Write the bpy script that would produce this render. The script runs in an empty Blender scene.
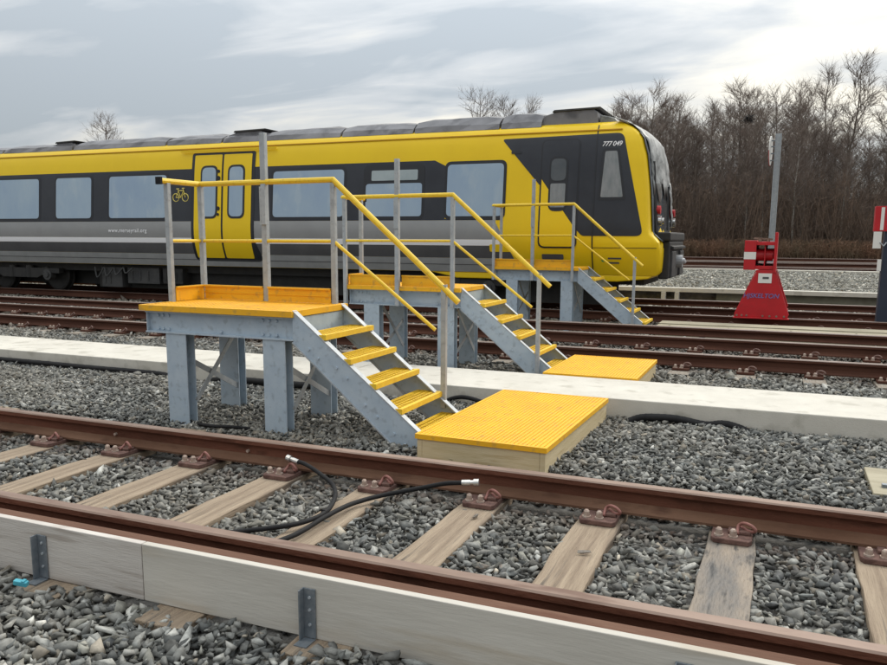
import bpy, bmesh, math, random
import numpy as np
from mathutils import Vector, Matrix
random.seed(7); rng = np.random.default_rng(11)
R = math.radians
sc = bpy.context.scene
col = sc.collection

# ------------------------------------------------------------------ camera
PX, PY = 443.5, 365.0
V1 = (-1500., 228.); V2 = (783., 240.)
F = math.sqrt(-((V1[0]-PX)*(V2[0]-PX)+(V1[1]-PY)*(V2[1]-PY)))
def _d(v): return Vector(((v[0]-PX)/F, -(v[1]-PY)/F, -1.0))
aX = -_d(V1); aX.normalize()
aY = _d(V2); aY = aY - aX*0; aY.normalize()
aX = aX - aY*aX.dot(aY); aX.normalize()
aZ = aX.cross(aY)
rot = Matrix((aX, aY, aZ))            # world <- camera
cam_d = bpy.data.cameras.new('camera')
cam = bpy.data.objects.new('camera', cam_d); col.objects.link(cam)
cam.matrix_world = Matrix.Translation((0, 0, 1.53)) @ rot.to_4x4()
cam_d.sensor_width = 36; cam_d.lens = 36*F/887.0
cam_d.shift_y = (PY-332.5)/887.0
cam_d.clip_start = 0.05; cam_d.clip_end = 2000
sc.camera = cam

# ------------------------------------------------------------------ sky, sun, exposure
SUN_EL, SUN_AZ = 42, 25               # degrees; azimuth from +Y towards +X
world = bpy.data.worlds.new('World'); sc.world = world; world.use_nodes = True
nt = world.node_tree; N = nt.nodes; L = nt.links; N.clear()
out = N.new('ShaderNodeOutputWorld'); bg = N.new('ShaderNodeBackground')
sky = N.new('ShaderNodeTexSky'); sky.sky_type = 'NISHITA'; sky.sun_disc = False
sky.sun_elevation = R(SUN_EL); sky.sun_rotation = R(SUN_AZ)
tc = N.new('ShaderNodeTexCoord'); sep = N.new('ShaderNodeSeparateXYZ')
L.new(tc.outputs['Generated'], sep.inputs[0])
def nmath(op, a, b=None, c=None, clamp=False):
    n = N.new('ShaderNodeMath'); n.operation = op; n.use_clamp = clamp
    for i, v in enumerate((a, b, c)):
        if v is None: continue
        if isinstance(v, (int, float)): n.inputs[i].default_value = v
        else: L.new(v, n.inputs[i])
    return n.outputs[0]
zz = nmath('MAXIMUM', sep.outputs[2], 0.0)
den = nmath('ADD', zz, 0.14)
px_ = nmath('DIVIDE', sep.outputs[0], den); py_ = nmath('DIVIDE', sep.outputs[1], den)
comb = N.new('ShaderNodeCombineXYZ'); L.new(px_, comb.inputs[0]); L.new(py_, comb.inputs[1])
mp = N.new('ShaderNodeMapping'); mp.inputs['Rotation'].default_value = (0, 0, R(-20)); mp.inputs['Scale'].default_value = (0.42, 0.85, 1)
mp.inputs['Location'].default_value = (3.1, 1.7, 0)
L.new(comb.outputs[0], mp.inputs[0])
n1 = N.new('ShaderNodeTexNoise'); n1.inputs['Scale'].default_value = 0.9; n1.inputs['Detail'].default_value = 7; n1.inputs['Roughness'].default_value = 0.5
n1.inputs['Distortion'].default_value = 0.35
L.new(mp.outputs[0], n1.inputs['Vector'])
mp2 = N.new('ShaderNodeMapping'); mp2.inputs['Rotation'].default_value = (0, 0, R(-32)); mp2.inputs['Scale'].default_value = (0.75, 1.5, 1); mp2.inputs['Location'].default_value = (7.3, 2.2, 0)
L.new(comb.outputs[0], mp2.inputs[0])
n2 = N.new('ShaderNodeTexNoise'); n2.inputs['Scale'].default_value = 1.5; n2.inputs['Detail'].default_value = 6; n2.inputs['Roughness'].default_value = 0.5; n2.inputs['Distortion'].default_value = 0.5
L.new(mp2.outputs[0], n2.inputs['Vector'])
cl = nmath('MULTIPLY_ADD', nmath('SUBTRACT', n2.outputs['Fac'], 0.5), 0.8, n1.outputs['Fac'])
cr = N.new('ShaderNodeValToRGB'); L.new(cl, cr.inputs[0])
e = cr.color_ramp.elements
e[0].position = 0.37; e[0].color = (0.42, 0.465, 0.505, 1)
e[1].position = 0.64; e[1].color = (0.90, 0.86, 0.765, 1)
m = e.new(0.48); m.color = (0.575, 0.60, 0.62, 1)
# brighter, creamier cloud low in the direction of the hidden sun (right and ahead)
dotx = nmath('MULTIPLY', sep.outputs[0], 0.30); doty = nmath('MULTIPLY', sep.outputs[1], 0.95)
dd = nmath('ADD', dotx, doty); dd = nmath('MAXIMUM', dd, 0.0); dd = nmath('POWER', dd, 14.0)
low = nmath('SUBTRACT', 1.0, nmath('MULTIPLY', zz, 2.2), clamp=True)
glow = nmath('MULTIPLY', dd, low)
mixg = N.new('ShaderNodeMixRGB'); mixg.blend_type = 'ADD'; L.new(glow, mixg.inputs[0]); L.new(cr.outputs[0], mixg.inputs[1]); mixg.inputs[2].default_value = (0.16, 0.125, 0.05, 1)
# overcast luminance rises towards the zenith
lum = nmath('MULTIPLY_ADD', nmath('POWER', zz, 1.3), 27.0, 7.2)
lum = nmath('MULTIPLY', lum, nmath('MULTIPLY_ADD', sep.outputs[1], 0.2, 0.84))
vm = N.new('ShaderNodeVectorMath'); vm.operation = 'SCALE'; L.new(mixg.outputs[0], vm.inputs[0]); L.new(lum, vm.inputs['Scale'])
mx = N.new('ShaderNodeMixRGB'); mx.inputs[0].default_value = 0.93
L.new(sky.outputs[0], mx.inputs[1]); L.new(vm.outputs[0], mx.inputs[2])
L.new(mx.outputs[0], bg.inputs[0]); bg.inputs[1].default_value = 0.1
L.new(bg.outputs[0], out.inputs[0])

sun_d = bpy.data.lights.new('sun', 'SUN'); sun_d.energy = 1.5; sun_d.angle = R(25); sun_d.color = (1, 0.93, 0.82)
sun = bpy.data.objects.new('sun', sun_d); col.objects.link(sun)
sv = Vector((math.sin(R(SUN_AZ))*math.cos(R(SUN_EL)), math.cos(R(SUN_AZ))*math.cos(R(SUN_EL)), math.sin(R(SUN_EL))))
sun.rotation_euler = sv.to_track_quat('Z', 'Y').to_euler(); sun.location = (10, 20, 40)
sc.view_settings.view_transform = 'Standard'; sc.view_settings.look = 'None'
sc.view_settings.gamma = 1; sc.view_settings.use_curve_mapping = False
sc.view_settings.exposure = 0.30

# ------------------------------------------------------------------ materials
def mat(name, c1, c2=None, scale=8, rough=0.6, metal=0.0, bump=0.0, bscale=None, stretch=(1, 1, 1), lo=0.35, hi=0.65, detail=6, spec=None, c3=None, s3=40, f3=0.5, coat=0):
    m = bpy.data.materials.new(name); m.use_nodes = True
    n = m.node_tree.nodes; l = m.node_tree.links; b = n['Principled BSDF']
    b.inputs['Roughness'].default_value = rough; b.inputs['Metallic'].default_value = metal
    if spec is not None: b.inputs['Specular IOR Level'].default_value = spec
    if coat: b.inputs['Coat Weight'].default_value = coat; b.inputs['Coat Roughness'].default_value = 0.1
    b.inputs['Base Color'].default_value = (*c1, 1)
    t = n.new('ShaderNodeTexCoord'); mpp = n.new('ShaderNodeMapping'); mpp.inputs['Scale'].default_value = stretch
    l.new(t.outputs['Object'], mpp.inputs[0])
    if c2 is not None:
        no = n.new('ShaderNodeTexNoise'); no.inputs['Scale'].default_value = scale; no.inputs['Detail'].default_value = detail; no.inputs['Roughness'].default_value = 0.62
        l.new(mpp.outputs[0], no.inputs['Vector'])
        mr = n.new('ShaderNodeMapRange'); mr.inputs[1].default_value = lo; mr.inputs[2].default_value = hi; l.new(no.outputs['Fac'], mr.inputs[0])
        mc = n.new('ShaderNodeMixRGB'); mc.inputs[1].default_value = (*c1, 1); mc.inputs[2].default_value = (*c2, 1); l.new(mr.outputs[0], mc.inputs[0])
        last = mc.outputs[0]
        if c3 is not None:
            no3 = n.new('ShaderNodeTexNoise'); no3.inputs['Scale'].default_value = s3; no3.inputs['Detail'].default_value = 4
            l.new(mpp.outputs[0], no3.inputs['Vector'])
            r3 = n.new('ShaderNodeMapRange'); r3.inputs[1].default_value = 0.56; r3.inputs[2].default_value = 0.68; r3.inputs[4].default_value = f3; l.new(no3.outputs['Fac'], r3.inputs[0])
            m3 = n.new('ShaderNodeMixRGB'); m3.inputs[2].default_value = (*c3, 1); l.new(r3.outputs[0], m3.inputs[0]); l.new(last, m3.inputs[1]); last = m3.outputs[0]
        l.new(last, b.inputs['Base Color'])
    if bump:
        nb = n.new('ShaderNodeTexNoise'); nb.inputs['Scale'].default_value = bscale or scale*3; nb.inputs['Detail'].default_value = 5
        l.new(mpp.outputs[0], nb.inputs['Vector'])
        bp = n.new('ShaderNodeBump'); bp.inputs['Strength'].default_value = min(1, bump); bp.inputs['Distance'].default_value = 0.01*max(1, bump)
        l.new(nb.outputs['Fac'], bp.inputs['Height']); l.new(bp.outputs[0], b.inputs['Normal'])
    return m

M = {}
M['yellow_grp'] = mat('yellow_grp', (0.84, 0.445, 0.006), (0.76, 0.385, 0.008), 4, 0.6, bump=0.15, bscale=90, c3=(0.38, 0.23, 0.06), s3=17, f3=0.5, detail=9)
M['yellow_rail'] = mat('yellow_rail', (0.82, 0.57, 0.03), (0.76, 0.50, 0.02), 5, 0.42, c3=(0.35, 0.2, 0.04), s3=30, f3=0.3)
M['yellow_tread'] = mat('yellow_tread', (0.82, 0.55, 0.03), (0.70, 0.44, 0.03), 14, 0.6, bump=0.3, bscale=120)
M['galv'] = mat('galvanised_steel', (0.38, 0.465, 0.55), (0.45, 0.53, 0.60), 7, 0.5, 0.15, bump=0.08, bscale=60, c3=(0.24, 0.28, 0.32), s3=18, f3=0.5)
M['galv_light'] = mat('galvanised_light', (0.42, 0.45, 0.47), (0.33, 0.36, 0.39), 9, 0.5, 0.25, c3=(0.26, 0.27, 0.28), s3=24, f3=0.5)
M['bolt'] = mat('bolt_steel', (0.16, 0.19, 0.22), (0.24, 0.26, 0.28), 30, 0.5, 0.5)
M['rust'] = mat('rusted_rail', (0.080, 0.033, 0.021), (0.14, 0.056, 0.036), 3, 0.88, spec=0.15, bump=0.6, bscale=55, stretch=(0.35, 1, 1), c3=(0.05, 0.022, 0.014), s3=7, f3=0.85, detail=10)
M['rust_top'] = mat('rail_head_top', (0.17, 0.108, 0.08), (0.27, 0.19, 0.15), 4, 0.55, 0.15, stretch=(0.3, 1, 1), c3=(0.12, 0.06, 0.04), s3=12, f3=0.7, detail=10)
M['rust_far'] = mat('rusted_rail_dark', (0.06, 0.026, 0.018), (0.095, 0.042, 0.028), 4, 0.88, spec=0.15, bump=0.3, bscale=60, stretch=(0.25, 1, 1))
M['rust_far_top'] = mat('rail_head_dull', (0.19, 0.145, 0.125), (0.27, 0.21, 0.18), 6, 0.5, 0.3, stretch=(0.1, 1, 1))
M['rail_foot'] = mat('rail_foot_lit_dust', (0.15, 0.084, 0.055), (0.105, 0.055, 0.035), 4, 0.9, spec=0.15, bump=0.4, bscale=60, stretch=(0.4, 1, 1), c3=(0.07, 0.035, 0.024), s3=9, f3=0.7)  # lighter than the web: dust, with the light on its slope painted in
M['plate'] = mat('rusted_baseplate', (0.085, 0.042, 0.034), (0.16, 0.088, 0.07), 18, 0.85, bump=0.5, bscale=90)
M['clip'] = mat('rusted_clip', (0.27, 0.115, 0.095), (0.20, 0.08, 0.065), 20, 0.7)
M['clip_dull'] = mat('dull_clip', (0.16, 0.095, 0.08), (0.22, 0.14, 0.12), 20, 0.8)
M['screw'] = mat('screw_head', (0.48, 0.41, 0.35), (0.30, 0.21, 0.17), 40, 0.6, 0.3)
M['sleeper'] = mat('weathered_sleeper', (0.19, 0.14, 0.098), (0.36, 0.285, 0.205), 3, 0.9, bump=0.9, bscale=26, stretch=(6, 0.28, 3), c3=(0.085, 0.07, 0.058), s3=4, f3=0.9, detail=10)
M['sleeper_dark'] = mat('stained_sleeper', (0.10, 0.095, 0.09), (0.25, 0.20, 0.15), 2.2, 0.6, bump=0.8, bscale=26, stretch=(3, .7, 3), c3=(0.02, 0.02, 0.021), s3=7, f3=0.9)
M['sleeper_mid'] = mat('dusty_sleeper', (0.17, 0.14, 0.11), (0.27, 0.24, 0.20), 7, 0.9, bump=0.8, bscale=22, stretch=(6, 0.6, 3))
M['board'] = mat('grey_board', (0.43, 0.395, 0.36), (0.54, 0.51, 0.475), 2.2, 0.85, bump=0.25, bscale=24, stretch=(0.7, 1, 8), c3=(0.30, 0.26, 0.225), s3=3.2, f3=0.75, detail=9)
M['board2'] = mat('tan_board', (0.44, 0.415, 0.37), (0.53, 0.505, 0.455), 1.6, 0.85, bump=0.15, bscale=24, stretch=(0.5, 1, 4), c3=(0.40, 0.35, 0.28), s3=2.6, f3=0.7, detail=9)
M['pine'] = mat('pale_pine', (0.52, 0.42, 0.24), (0.60, 0.50, 0.32), 4, 0.75, bump=0.25, bscale=30, stretch=(0.7, 0.7, 8), c3=(0.40, 0.29, 0.14), s3=5, f3=0.6)
M['concrete'] = mat('concrete_edging', (0.50, 0.475, 0.42), (0.58, 0.555, 0.495), 3, 0.85, bump=0.3, bscale=120, c3=(0.33, 0.31, 0.26), s3=5, f3=0.55, detail=12)
M['timber_far'] = mat('pale_timber', (0.27, 0.24, 0.165), (0.36, 0.325, 0.235), 4, 0.8, bump=0.3, bscale=30, stretch=(0.5, 2, 5), c3=(0.2, 0.16, 0.1), s3=6, f3=0.6)
M['ground'] = mat('ballast_bed', (0.045, 0.043, 0.04), (0.12, 0.115, 0.105), 22, 0.95, bump=1.5, bscale=30)
M['ground_far'] = mat('dark_ground', (0.05, 0.038, 0.03), (0.09, 0.07, 0.055), 0.8, 0.95, bump=1, bscale=4)
M['gravel'] = mat('pale_gravel', (0.09, 0.085, 0.074), (0.235, 0.225, 0.195), 4, 0.95, bump=2, bscale=14, detail=10)
M['black'] = mat('black_rubber', (0.010, 0.010, 0.011), (0.018, 0.018, 0.019), 10, 0.7, spec=0.2)
M['chrome'] = mat('coupling_metal', (0.62, 0.62, 0.6), (0.45, 0.45, 0.44), 20, 0.25, 0.9)
M['t_yellow'] = mat('train_yellow', (0.84, 0.575, 0.012), (0.80, 0.54, 0.012), 1.2, 0.38, spec=0.3)
M['t_dark'] = mat('train_charcoal', (0.025, 0.028, 0.037), (0.033, 0.037, 0.047), 2, 0.34, spec=0.35)
M['t_grey'] = mat('train_silver_grey', (0.33, 0.335, 0.34), (0.30, 0.305, 0.31), 1.5, 0.34, 0.6)
M['t_grey2'] = mat('train_dark_grey', (0.095, 0.095, 0.10), (0.075, 0.075, 0.08), 2, 0.45)
M['t_light'] = mat('train_pale_grey', (0.42, 0.43, 0.44), (0.35, 0.36, 0.37), 3, 0.45, 0.2)
M['t_white'] = mat('train_white', (0.82, 0.82, 0.84), None, rough=0.4)
M['t_roof'] = mat('roof_cover', (0.20, 0.20, 0.215), (0.125, 0.125, 0.135), 1.6, 0.5, 0.2, bump=1.2, bscale=2.5, c3=(0.06, 0.06, 0.068), s3=2.2, f3=0.7, detail=8)
M['t_black'] = mat('underframe_black', (0.010, 0.010, 0.011), (0.022, 0.021, 0.020), 5, 0.7)
M['t_box'] = mat('underframe_grey', (0.026, 0.027, 0.030), (0.05, 0.05, 0.05), 5, 0.6)
M['glass'] = mat('blue_window', (0.27, 0.37, 0.50), (0.34, 0.44, 0.53), 0.5, 0.10, lo=0.35, hi=0.65, c3=(0.42, 0.50, 0.55), s3=1.8, f3=0.35, stretch=(2.0, 1, 1.0))  # pale blotches put reflections and interior shapes into the pane colour
M['glass_pale'] = mat('pale_window', (0.36, 0.42, 0.44), (0.29, 0.35, 0.37), 2, 0.2)
M['glass_dark'] = mat('dark_window', (0.06, 0.07, 0.08), (0.09, 0.10, 0.11), 2, 0.12)
M['glass_grey'] = mat('grey_window', (0.17, 0.19, 0.2), (0.25, 0.26, 0.27), 3, 0.25, stretch=(3, 1, 1))
M['gasket'] = mat('window_gasket', (0.012, 0.014, 0.02), None, rough=0.5)
M['film'] = mat('crumpled_film', (0.38, 0.39, 0.385), (0.13, 0.14, 0.14), 3.0, 0.4, 0.1, bump=3, bscale=5, c3=(0.03, 0.03, 0.03), s3=3.5, f3=0.85)
M['red'] = mat('red_paint', (0.50, 0.008, 0.016), (0.42, 0.006, 0.012), 3, 0.45, c3=(0.3, 0.02, 0.02), s3=14, f3=0.4)
M['navy'] = mat('navy_paint', (0.012, 0.02, 0.04), (0.018, 0.026, 0.048), 3, 0.5)
M['white'] = mat('white_paint', (0.72, 0.71, 0.68), None, rough=0.5)
M['blue'] = mat('blue_lettering', (0.16, 0.14, 0.36), None, rough=0.5)
M['green'] = mat('green_mark', (0.04, 0.3, 0.08), None, rough=0.5)
M['cyan'] = mat('cyan_plastic', (0.08, 0.42, 0.5), (0.05, 0.3, 0.4), 30, 0.4)
M['insul'] = mat('insulator', (0.45, 0.45, 0.43), (0.3, 0.3, 0.28), 12, 0.4)
M['bark'] = mat('bare_bark', (0.12, 0.10, 0.084), (0.18, 0.15, 0.125), 1.5, 0.95)
M['twig'] = mat('bare_twig', (0.20, 0.160, 0.135), (0.14, 0.108, 0.09), 0.6, 0.95)
M['birch'] = mat('birch_bark', (0.40, 0.38, 0.34), (0.18, 0.16, 0.14), 3, 0.9, stretch=(1, 1, 3))
M['brush'] = mat('brown_brush', (0.105, 0.078, 0.060), (0.18, 0.122, 0.086), 0.25, 0.95)
M['bramble'] = mat('rusty_bramble', (0.17, 0.085, 0.05), (0.12, 0.09, 0.055), 0.3, 0.95)

# ------------------------------------------------------------------ helpers
def rv(v, c, s): return Vector(v)
class MB:
    def __init__(s): s.v = []; s.f = []; s.mi = []; s.cur = 0
    def add(s, vs, fs):
        o = len(s.v); s.v += [tuple(v) for v in vs]
        for f in fs: s.f.append(tuple(i+o for i in f)); s.mi.append(s.cur)
    def box(s, x0, y0, z0, x1, y1, z1):
        s.add([(x0,y0,z0),(x1,y0,z0),(x1,y1,z0),(x0,y1,z0),(x0,y0,z1),(x1,y0,z1),(x1,y1,z1),(x0,y1,z1)],
              [(0,3,2,1),(4,5,6,7),(0,1,5,4),(1,2,6,5),(2,3,7,6),(3,0,4,7)]); return s
    def bar(s, a, b, w, h, up=(0,0,1)):
        a = Vector(a); b = Vector(b); d = (b-a).normalized(); up = Vector(up)
        sx = d.cross(up)
        if sx.length < 1e-4: sx = d.cross(Vector((0,1,0)))
        sx.normalize(); sz = sx.cross(d)
        vs = [p + sx*i*w/2 + sz*j*h/2 for p in (a,b) for i,j in ((-1,-1),(1,-1),(1,1),(-1,1))]
        s.add(vs, [(0,1,2,3),(7,6,5,4),(0,4,5,1),(1,5,6,2),(2,6,7,3),(3,7,4,0)]); return s
    def tube(s, pts, r, n=8, closed=False):
        pts = [Vector(p) for p in pts]; K = len(pts); vs = []; prev = None
        for i, p in enumerate(pts):
            if closed: d = pts[(i+1)%K]-pts[i-1]
            else: d = pts[min(i+1,K-1)]-pts[max(i-1,0)]
            d.normalize()
            if prev is None:
                a = d.cross(Vector((0,0,1)))
                if a.length < 1e-3: a = d.cross(Vector((0,1,0)))
            else: a = prev - d*prev.dot(d)
            a.normalize(); prev = a.copy(); b = d.cross(a)
            rr = r[i] if isinstance(r, (list, tuple)) else r
            vs += [p + (a*math.cos(2*math.pi*k/n)+b*math.sin(2*math.pi*k/n))*rr for k in range(n)]
        fs = []
        for i in range(K if closed else K-1):
            j = (i+1)%K
            for k in range(n): fs.append((i*n+k, i*n+(k+1)%n, j*n+(k+1)%n, j*n+k))
        if not closed: fs += [tuple(range(n-1,-1,-1)), tuple((K-1)*n+k for k in range(n))]
        s.add(vs, fs); return s
    def cyl(s, p, axis, r, h, n=12):
        a = Vector(p); return s.tube([a, a+Vector(axis)*h], r, n)
    def prism(s, poly, axis, a, b):
        """poly of 2-D points; axis 'x': points are (y,z); 'y': (x,z); 'z': (x,y)"""
        def P(q, t): return {'x': (t,q[0],q[1]), 'y': (q[0],t,q[1]), 'z': (q[0],q[1],t)}[axis]
        n = len(poly); s.add([P(q,a) for q in poly]+[P(q,b) for q in poly],
            [tuple(range(n)), tuple(range(2*n-1,n-1,-1))]+[(i,i+n,(i+1)%n+n,(i+1)%n) for i in range(n)]); return s
    def build(s, name, m, parent=None, bevel=0, smooth=False, loc=None, mats=None):
        me = bpy.data.meshes.new(name); me.from_pydata(s.v, [], s.f)
        bm = bmesh.new(); bm.from_mesh(me); bmesh.ops.recalc_face_normals(bm, faces=bm.faces); bm.to_mesh(me); bm.free()
        for mm in (mats or [m]): me.materials.append(mm)
        if mats: me.polygons.foreach_set('material_index', s.mi)
        if smooth: me.polygons.foreach_set('use_smooth', [True]*len(me.polygons))
        o = bpy.data.objects.new(name, me); col.objects.link(o)
        if parent: o.parent = parent
        if loc: o.location = loc
        if bevel:
            b = o.modifiers.new('bevel', 'BEVEL'); b.width = bevel; b.segments = 2; b.limit_method = 'ANGLE'; b.angle_limit = R(40)
        return o
def tag(o, label=None, cat=None, group=None, kind=None):
    if label: o['label'] = label
    if cat: o['category'] = cat
    if group: o['group'] = group
    if kind: o['kind'] = kind
    return o
def empty(name, loc=(0,0,0)):
    o = bpy.data.objects.new(name, None); o.location = loc; o.empty_display_size = 0.2; col.objects.link(o); return o
def copy_tree(o, parent=None):
    c = o.copy(); col.objects.link(c)
    if parent is not None: c.parent = parent
    for ch in list(o.children): copy_tree(ch, c)
    return c
def text_mesh(name, txt, size, m, parent, M4, shear=0, extrude=0.002, spacing=1.0):
    cu = bpy.data.curves.new(name, 'FONT'); cu.body = txt; cu.size = size; cu.extrude = extrude; cu.shear = shear
    cu.space_character = spacing; cu.align_x = 'LEFT'; cu.offset = size*0.012
    t = bpy.data.objects.new(name+'_tmp', cu); col.objects.link(t)
    bpy.context.view_layer.update()
    me = bpy.data.meshes.new_from_object(t.evaluated_get(bpy.context.evaluated_depsgraph_get()))
    bpy.data.objects.remove(t); bpy.data.curves.remove(cu)
    me.transform(M4); me.materials.clear(); me.materials.append(m)
    o = bpy.data.objects.new(name, me); col.objects.link(o); o.parent = parent; return o
def lerp_tab(tab, x):
    if x <= tab[0][0]: return tab[0][1]
    for (a, va), (b, vb) in zip(tab, tab[1:]):
        if x <= b: return va + (vb-va)*(x-a)/(b-a)
    return tab[-1][1]

def catmull(P, n=8):
    P = [Vector(p) for p in P]; Q = []
    for i in range(len(P)-1):
        a = P[max(i-1,0)]; b = P[i]; c = P[i+1]; d = P[min(i+2,len(P)-1)]
        for k in range(n):
            t = k/n; Q.append(0.5*((2*b)+(c-a)*t+(2*a-5*b+4*c-d)*t*t+(3*b-a-3*c+d)*t**3))
    Q.append(P[-1]); return Q
# ------------------------------------------------------------------ ground
g = MB(); g.box(-400, -60, -0.6, 400, 19.9, -0.045)
tag(g.build('ground', M['ground']), kind='structure')
g = MB(); g.box(-400, 19.9, -0.6, 400, 900, -0.05)
tag(g.build('far_ground', M['ground_far']), kind='structure')

# concrete walkway
g = MB()
for i, (a, b) in enumerate([(-46, -34), (-34, -22), (-22, -14.2), (-14.2, -9.1), (-9.1, -4.1), (-4.1, 0.95), (0.95, 6), (6, 14)]):
    g.box(a+0.004, 6.92, -0.3, b-0.004, 7.9, 0.155)
tag(g.build('concrete_path', M['concrete'], bevel=0.008), kind='structure')

# ------------------------------------------------------------------ rails
def rail_profile(y, z0=0.028, h=0.155, head=0.072, foot=0.14):
    p = [(foot/2, 0), (foot/2, 0.013), (0.030, 0.031), (0.013, 0.052), (0.009, h-0.056), (0.016, h-0.04), (head/2, h-0.034), (head/2, h-0.008), (head/2-0.008, h)]
    return [(y+a, z0+b) for a, b in p] + [(y-a, z0+b) for a, b in reversed(p)]
def rail(y, x0, x1, label, side=M['rust'], top=M['rust_top'], kw={}):
    g = MB(); prof = rail_profile(y, **kw); n = len(prof)
    segs = [x0, x1]
    vs = []; fs = []; mi = []
    for x in segs: vs += [(x, a, b) for a, b in prof]
    for s in range(len(segs)-1):
        for i in range(n):
            j = (i+1) % n
            g.mi.append(1 if i in (n//2-1, n//2, n//2-2) else (2 if side is M['rust'] and i in (0, 1, 2, n-2, n-3, n-4) else 0))
            fs.append((s*n+i, (s+1)*n+i, (s+1)*n+j, s*n+j))
    fs += [tuple(range(n)), tuple(range(2*n-1, n-1, -1))]; g.mi += [0, 0]
    g.v = vs; g.f = fs
    o = g.build('rail', None, mats=[side, top, M['rail_foot']])
    tag(o, label, 'rail'); return o
rA = rail(4.375, -40, 14, 'rusty rail of the nearest track, the one just before the first steps and mat')
for x in (-4.42, -3.25):
    g = MB(); g.cyl((x, 4.366, 0.10), (0, -1, 0), 0.011, 0.02, 8); g.build('bolt', M['screw'], rA)
rB = rail(2.875, -40, 14, 'rusty rail of the nearest track running right behind the grey timber board')
g = MB(); g.prism([(2.655,.03),(2.76,.03),(2.79,.05),(2.79,.132),(2.775,.148),(2.67,.148),(2.655,.135)], 'x', -40, 14)  # extra bar, added to show the rail's lower web as a lit strip
o = g.build('lit_web_bar', M['rust'], bevel=.003); o.data.materials[0] = mat('web_bar_rust', (0.155, 0.088, 0.062), (0.11, 0.058, 0.040), 3, 0.88, spec=0.15, bump=0.4, bscale=60, stretch=(.25,1,1), c3=(0.10,0.045,0.03), s3=10, f3=.6)
tag(o, 'added low brown bar standing for the lit lower web of the near rail', 'rail')
rail(9.92, -40, 14, 'dark rusty rail just beyond the concrete path and second yellow mat', M['rust_far'], M['rust_far_top'])
rail(11.56, -50, 14, 'dark rusty rail in front of the conductor rail, second line past the concrete path', M['rust_far'], M['rust_far_top'])
rail(15.15, -60, 14, "dark rail under the near wheels of the train and the red stop's front plate", M['rust_far'], M['rust_far_top'])
rail(16.80, -60, 14, "dark rail under the far wheels of the train and the red stop's back plate", M['rust_far'], M['rust_far_top'])
def conductor(y, label, z=0.13):
    o = rail(y, -60, 14, label, M['rust_far'], M['rust_far_top'], dict(z0=z, h=0.13, head=0.10, foot=0.12)); o['category'] = 'conductor rail'; o.name = 'conductor_rail'
    for x in np.arange(-34, 4, 2.75):
        g = MB(); g.tube([(x, y, -0.03), (x, y, 0.03), (x, y, 0.05), (x, y, 0.09), (x, y, z)], [0.07, 0.07, 0.045, 0.06, 0.04], 10); g.build('insulator', M['insul'], o)
conductor(12.2, 'raised conductor rail on insulators in front of the third steps')
conductor(17.75, 'raised conductor rail on the far side of the train')
for i, (y, lab) in enumerate([(41, 'nearest far rail beyond the pale gravel strip'), (42.6, 'second far rail beyond the pale gravel strip'), (50, 'third far rail beyond the pale gravel strip'), (51.6, 'fourth far rail beyond the pale gravel strip'), (63, 'fifth far rail, close to the bare wood'), (64.6, 'sixth far rail, the one closest to the bare wood')]):
    rail(y, -90, 60, lab, M['rust_far'], M['rust_far_top'], dict(h=0.2, head=0.1, foot=0.2))

# ------------------------------------------------------------------ sleepers
def fastening(parent, y, sgn, fine=True, pm=M['plate'], cm=M['clip']):
    """baseplate under a rail at local y; clip and screws on both sides"""
    g = MB(); g.prism([(-0.085, y-0.23), (0.085, y-0.23), (0.10, y-0.2), (0.10, y+0.2), (0.085, y+0.23), (-0.085, y+0.23), (-0.10, y+0.2), (-0.10, y-0.2)], 'z', -0.002, 0.026)
    for s in (-1, 1): g.box(-0.02, y+s*0.115-0.03, 0.026, 0.09, y+s*0.115+0.03, 0.045)
    bp = g.build('baseplate', pm, parent, bevel=0.005)
    for s in (-1, 1):
        n = 10
        # elastic clip: a bent bar with a front loop
        pts = [(0.028, -0.045, 0.045), (0.026, -0.012, 0.058), (0.030, 0.006, 0.074), (0.046, 0.002, 0.088), (0.070, -0.016, 0.094), (0.096, -0.030, 0.088), (0.112, -0.032, 0.072), (0.106, -0.022, 0.058), (0.082, -0.008, 0.052), (0.056, 0.018, 0.056), (0.042, 0.038, 0.056)]
        pp = [(a, y + s*0.115 + (-s)*b*1.0, c-0.008) for a, b, c in [(q[0], q[1], q[2]) for q in pts]]
        g = MB(); g.tube(catmull(pp, 3), 0.0085, 7); g.build('clip', cm, bp, smooth=True)
        for x in (-0.062, 0.008):
            g = MB(); yy = y + s*0.185
            g.cyl((x, yy, 0.026), (0, 0, 1), 0.024, 0.008, 12); g.tube([(x, yy, 0.034), (x, yy, 0.060), (x, yy, 0.068)], [0.018, 0.017, 0.010], 6)
            g.build('screw', M['screw'], bp)
def make_sleeper(y0, y1, rails, m, w=0.235):
    g = MB(); n = 14
    for k in range(1):
        vs = []; 
        for i in range(n+1):
            y = y0+(y1-y0)*i/n
            jl = random.uniform(-0.007, 0.007); jr = random.uniform(-0.007, 0.007); t = random.uniform(-0.004, 0.002)
            vs += [(-w/2+jl, y, -0.13), (w/2+jr, y, -0.13), (w/2+jr, y, t), (-w/2+jl, y, t)]
        fs = [(0, 1, 2, 3), (4*n+3, 4*n+2, 4*n+1, 4*n)]
        for i in range(n):
            for k2 in range(4): fs.append((4*i+k2, 4*i+4+k2, 4*i+4+(k2+1) % 4, 4*i+(k2+1) % 4))
        g.add(vs, fs)
    return g
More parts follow.
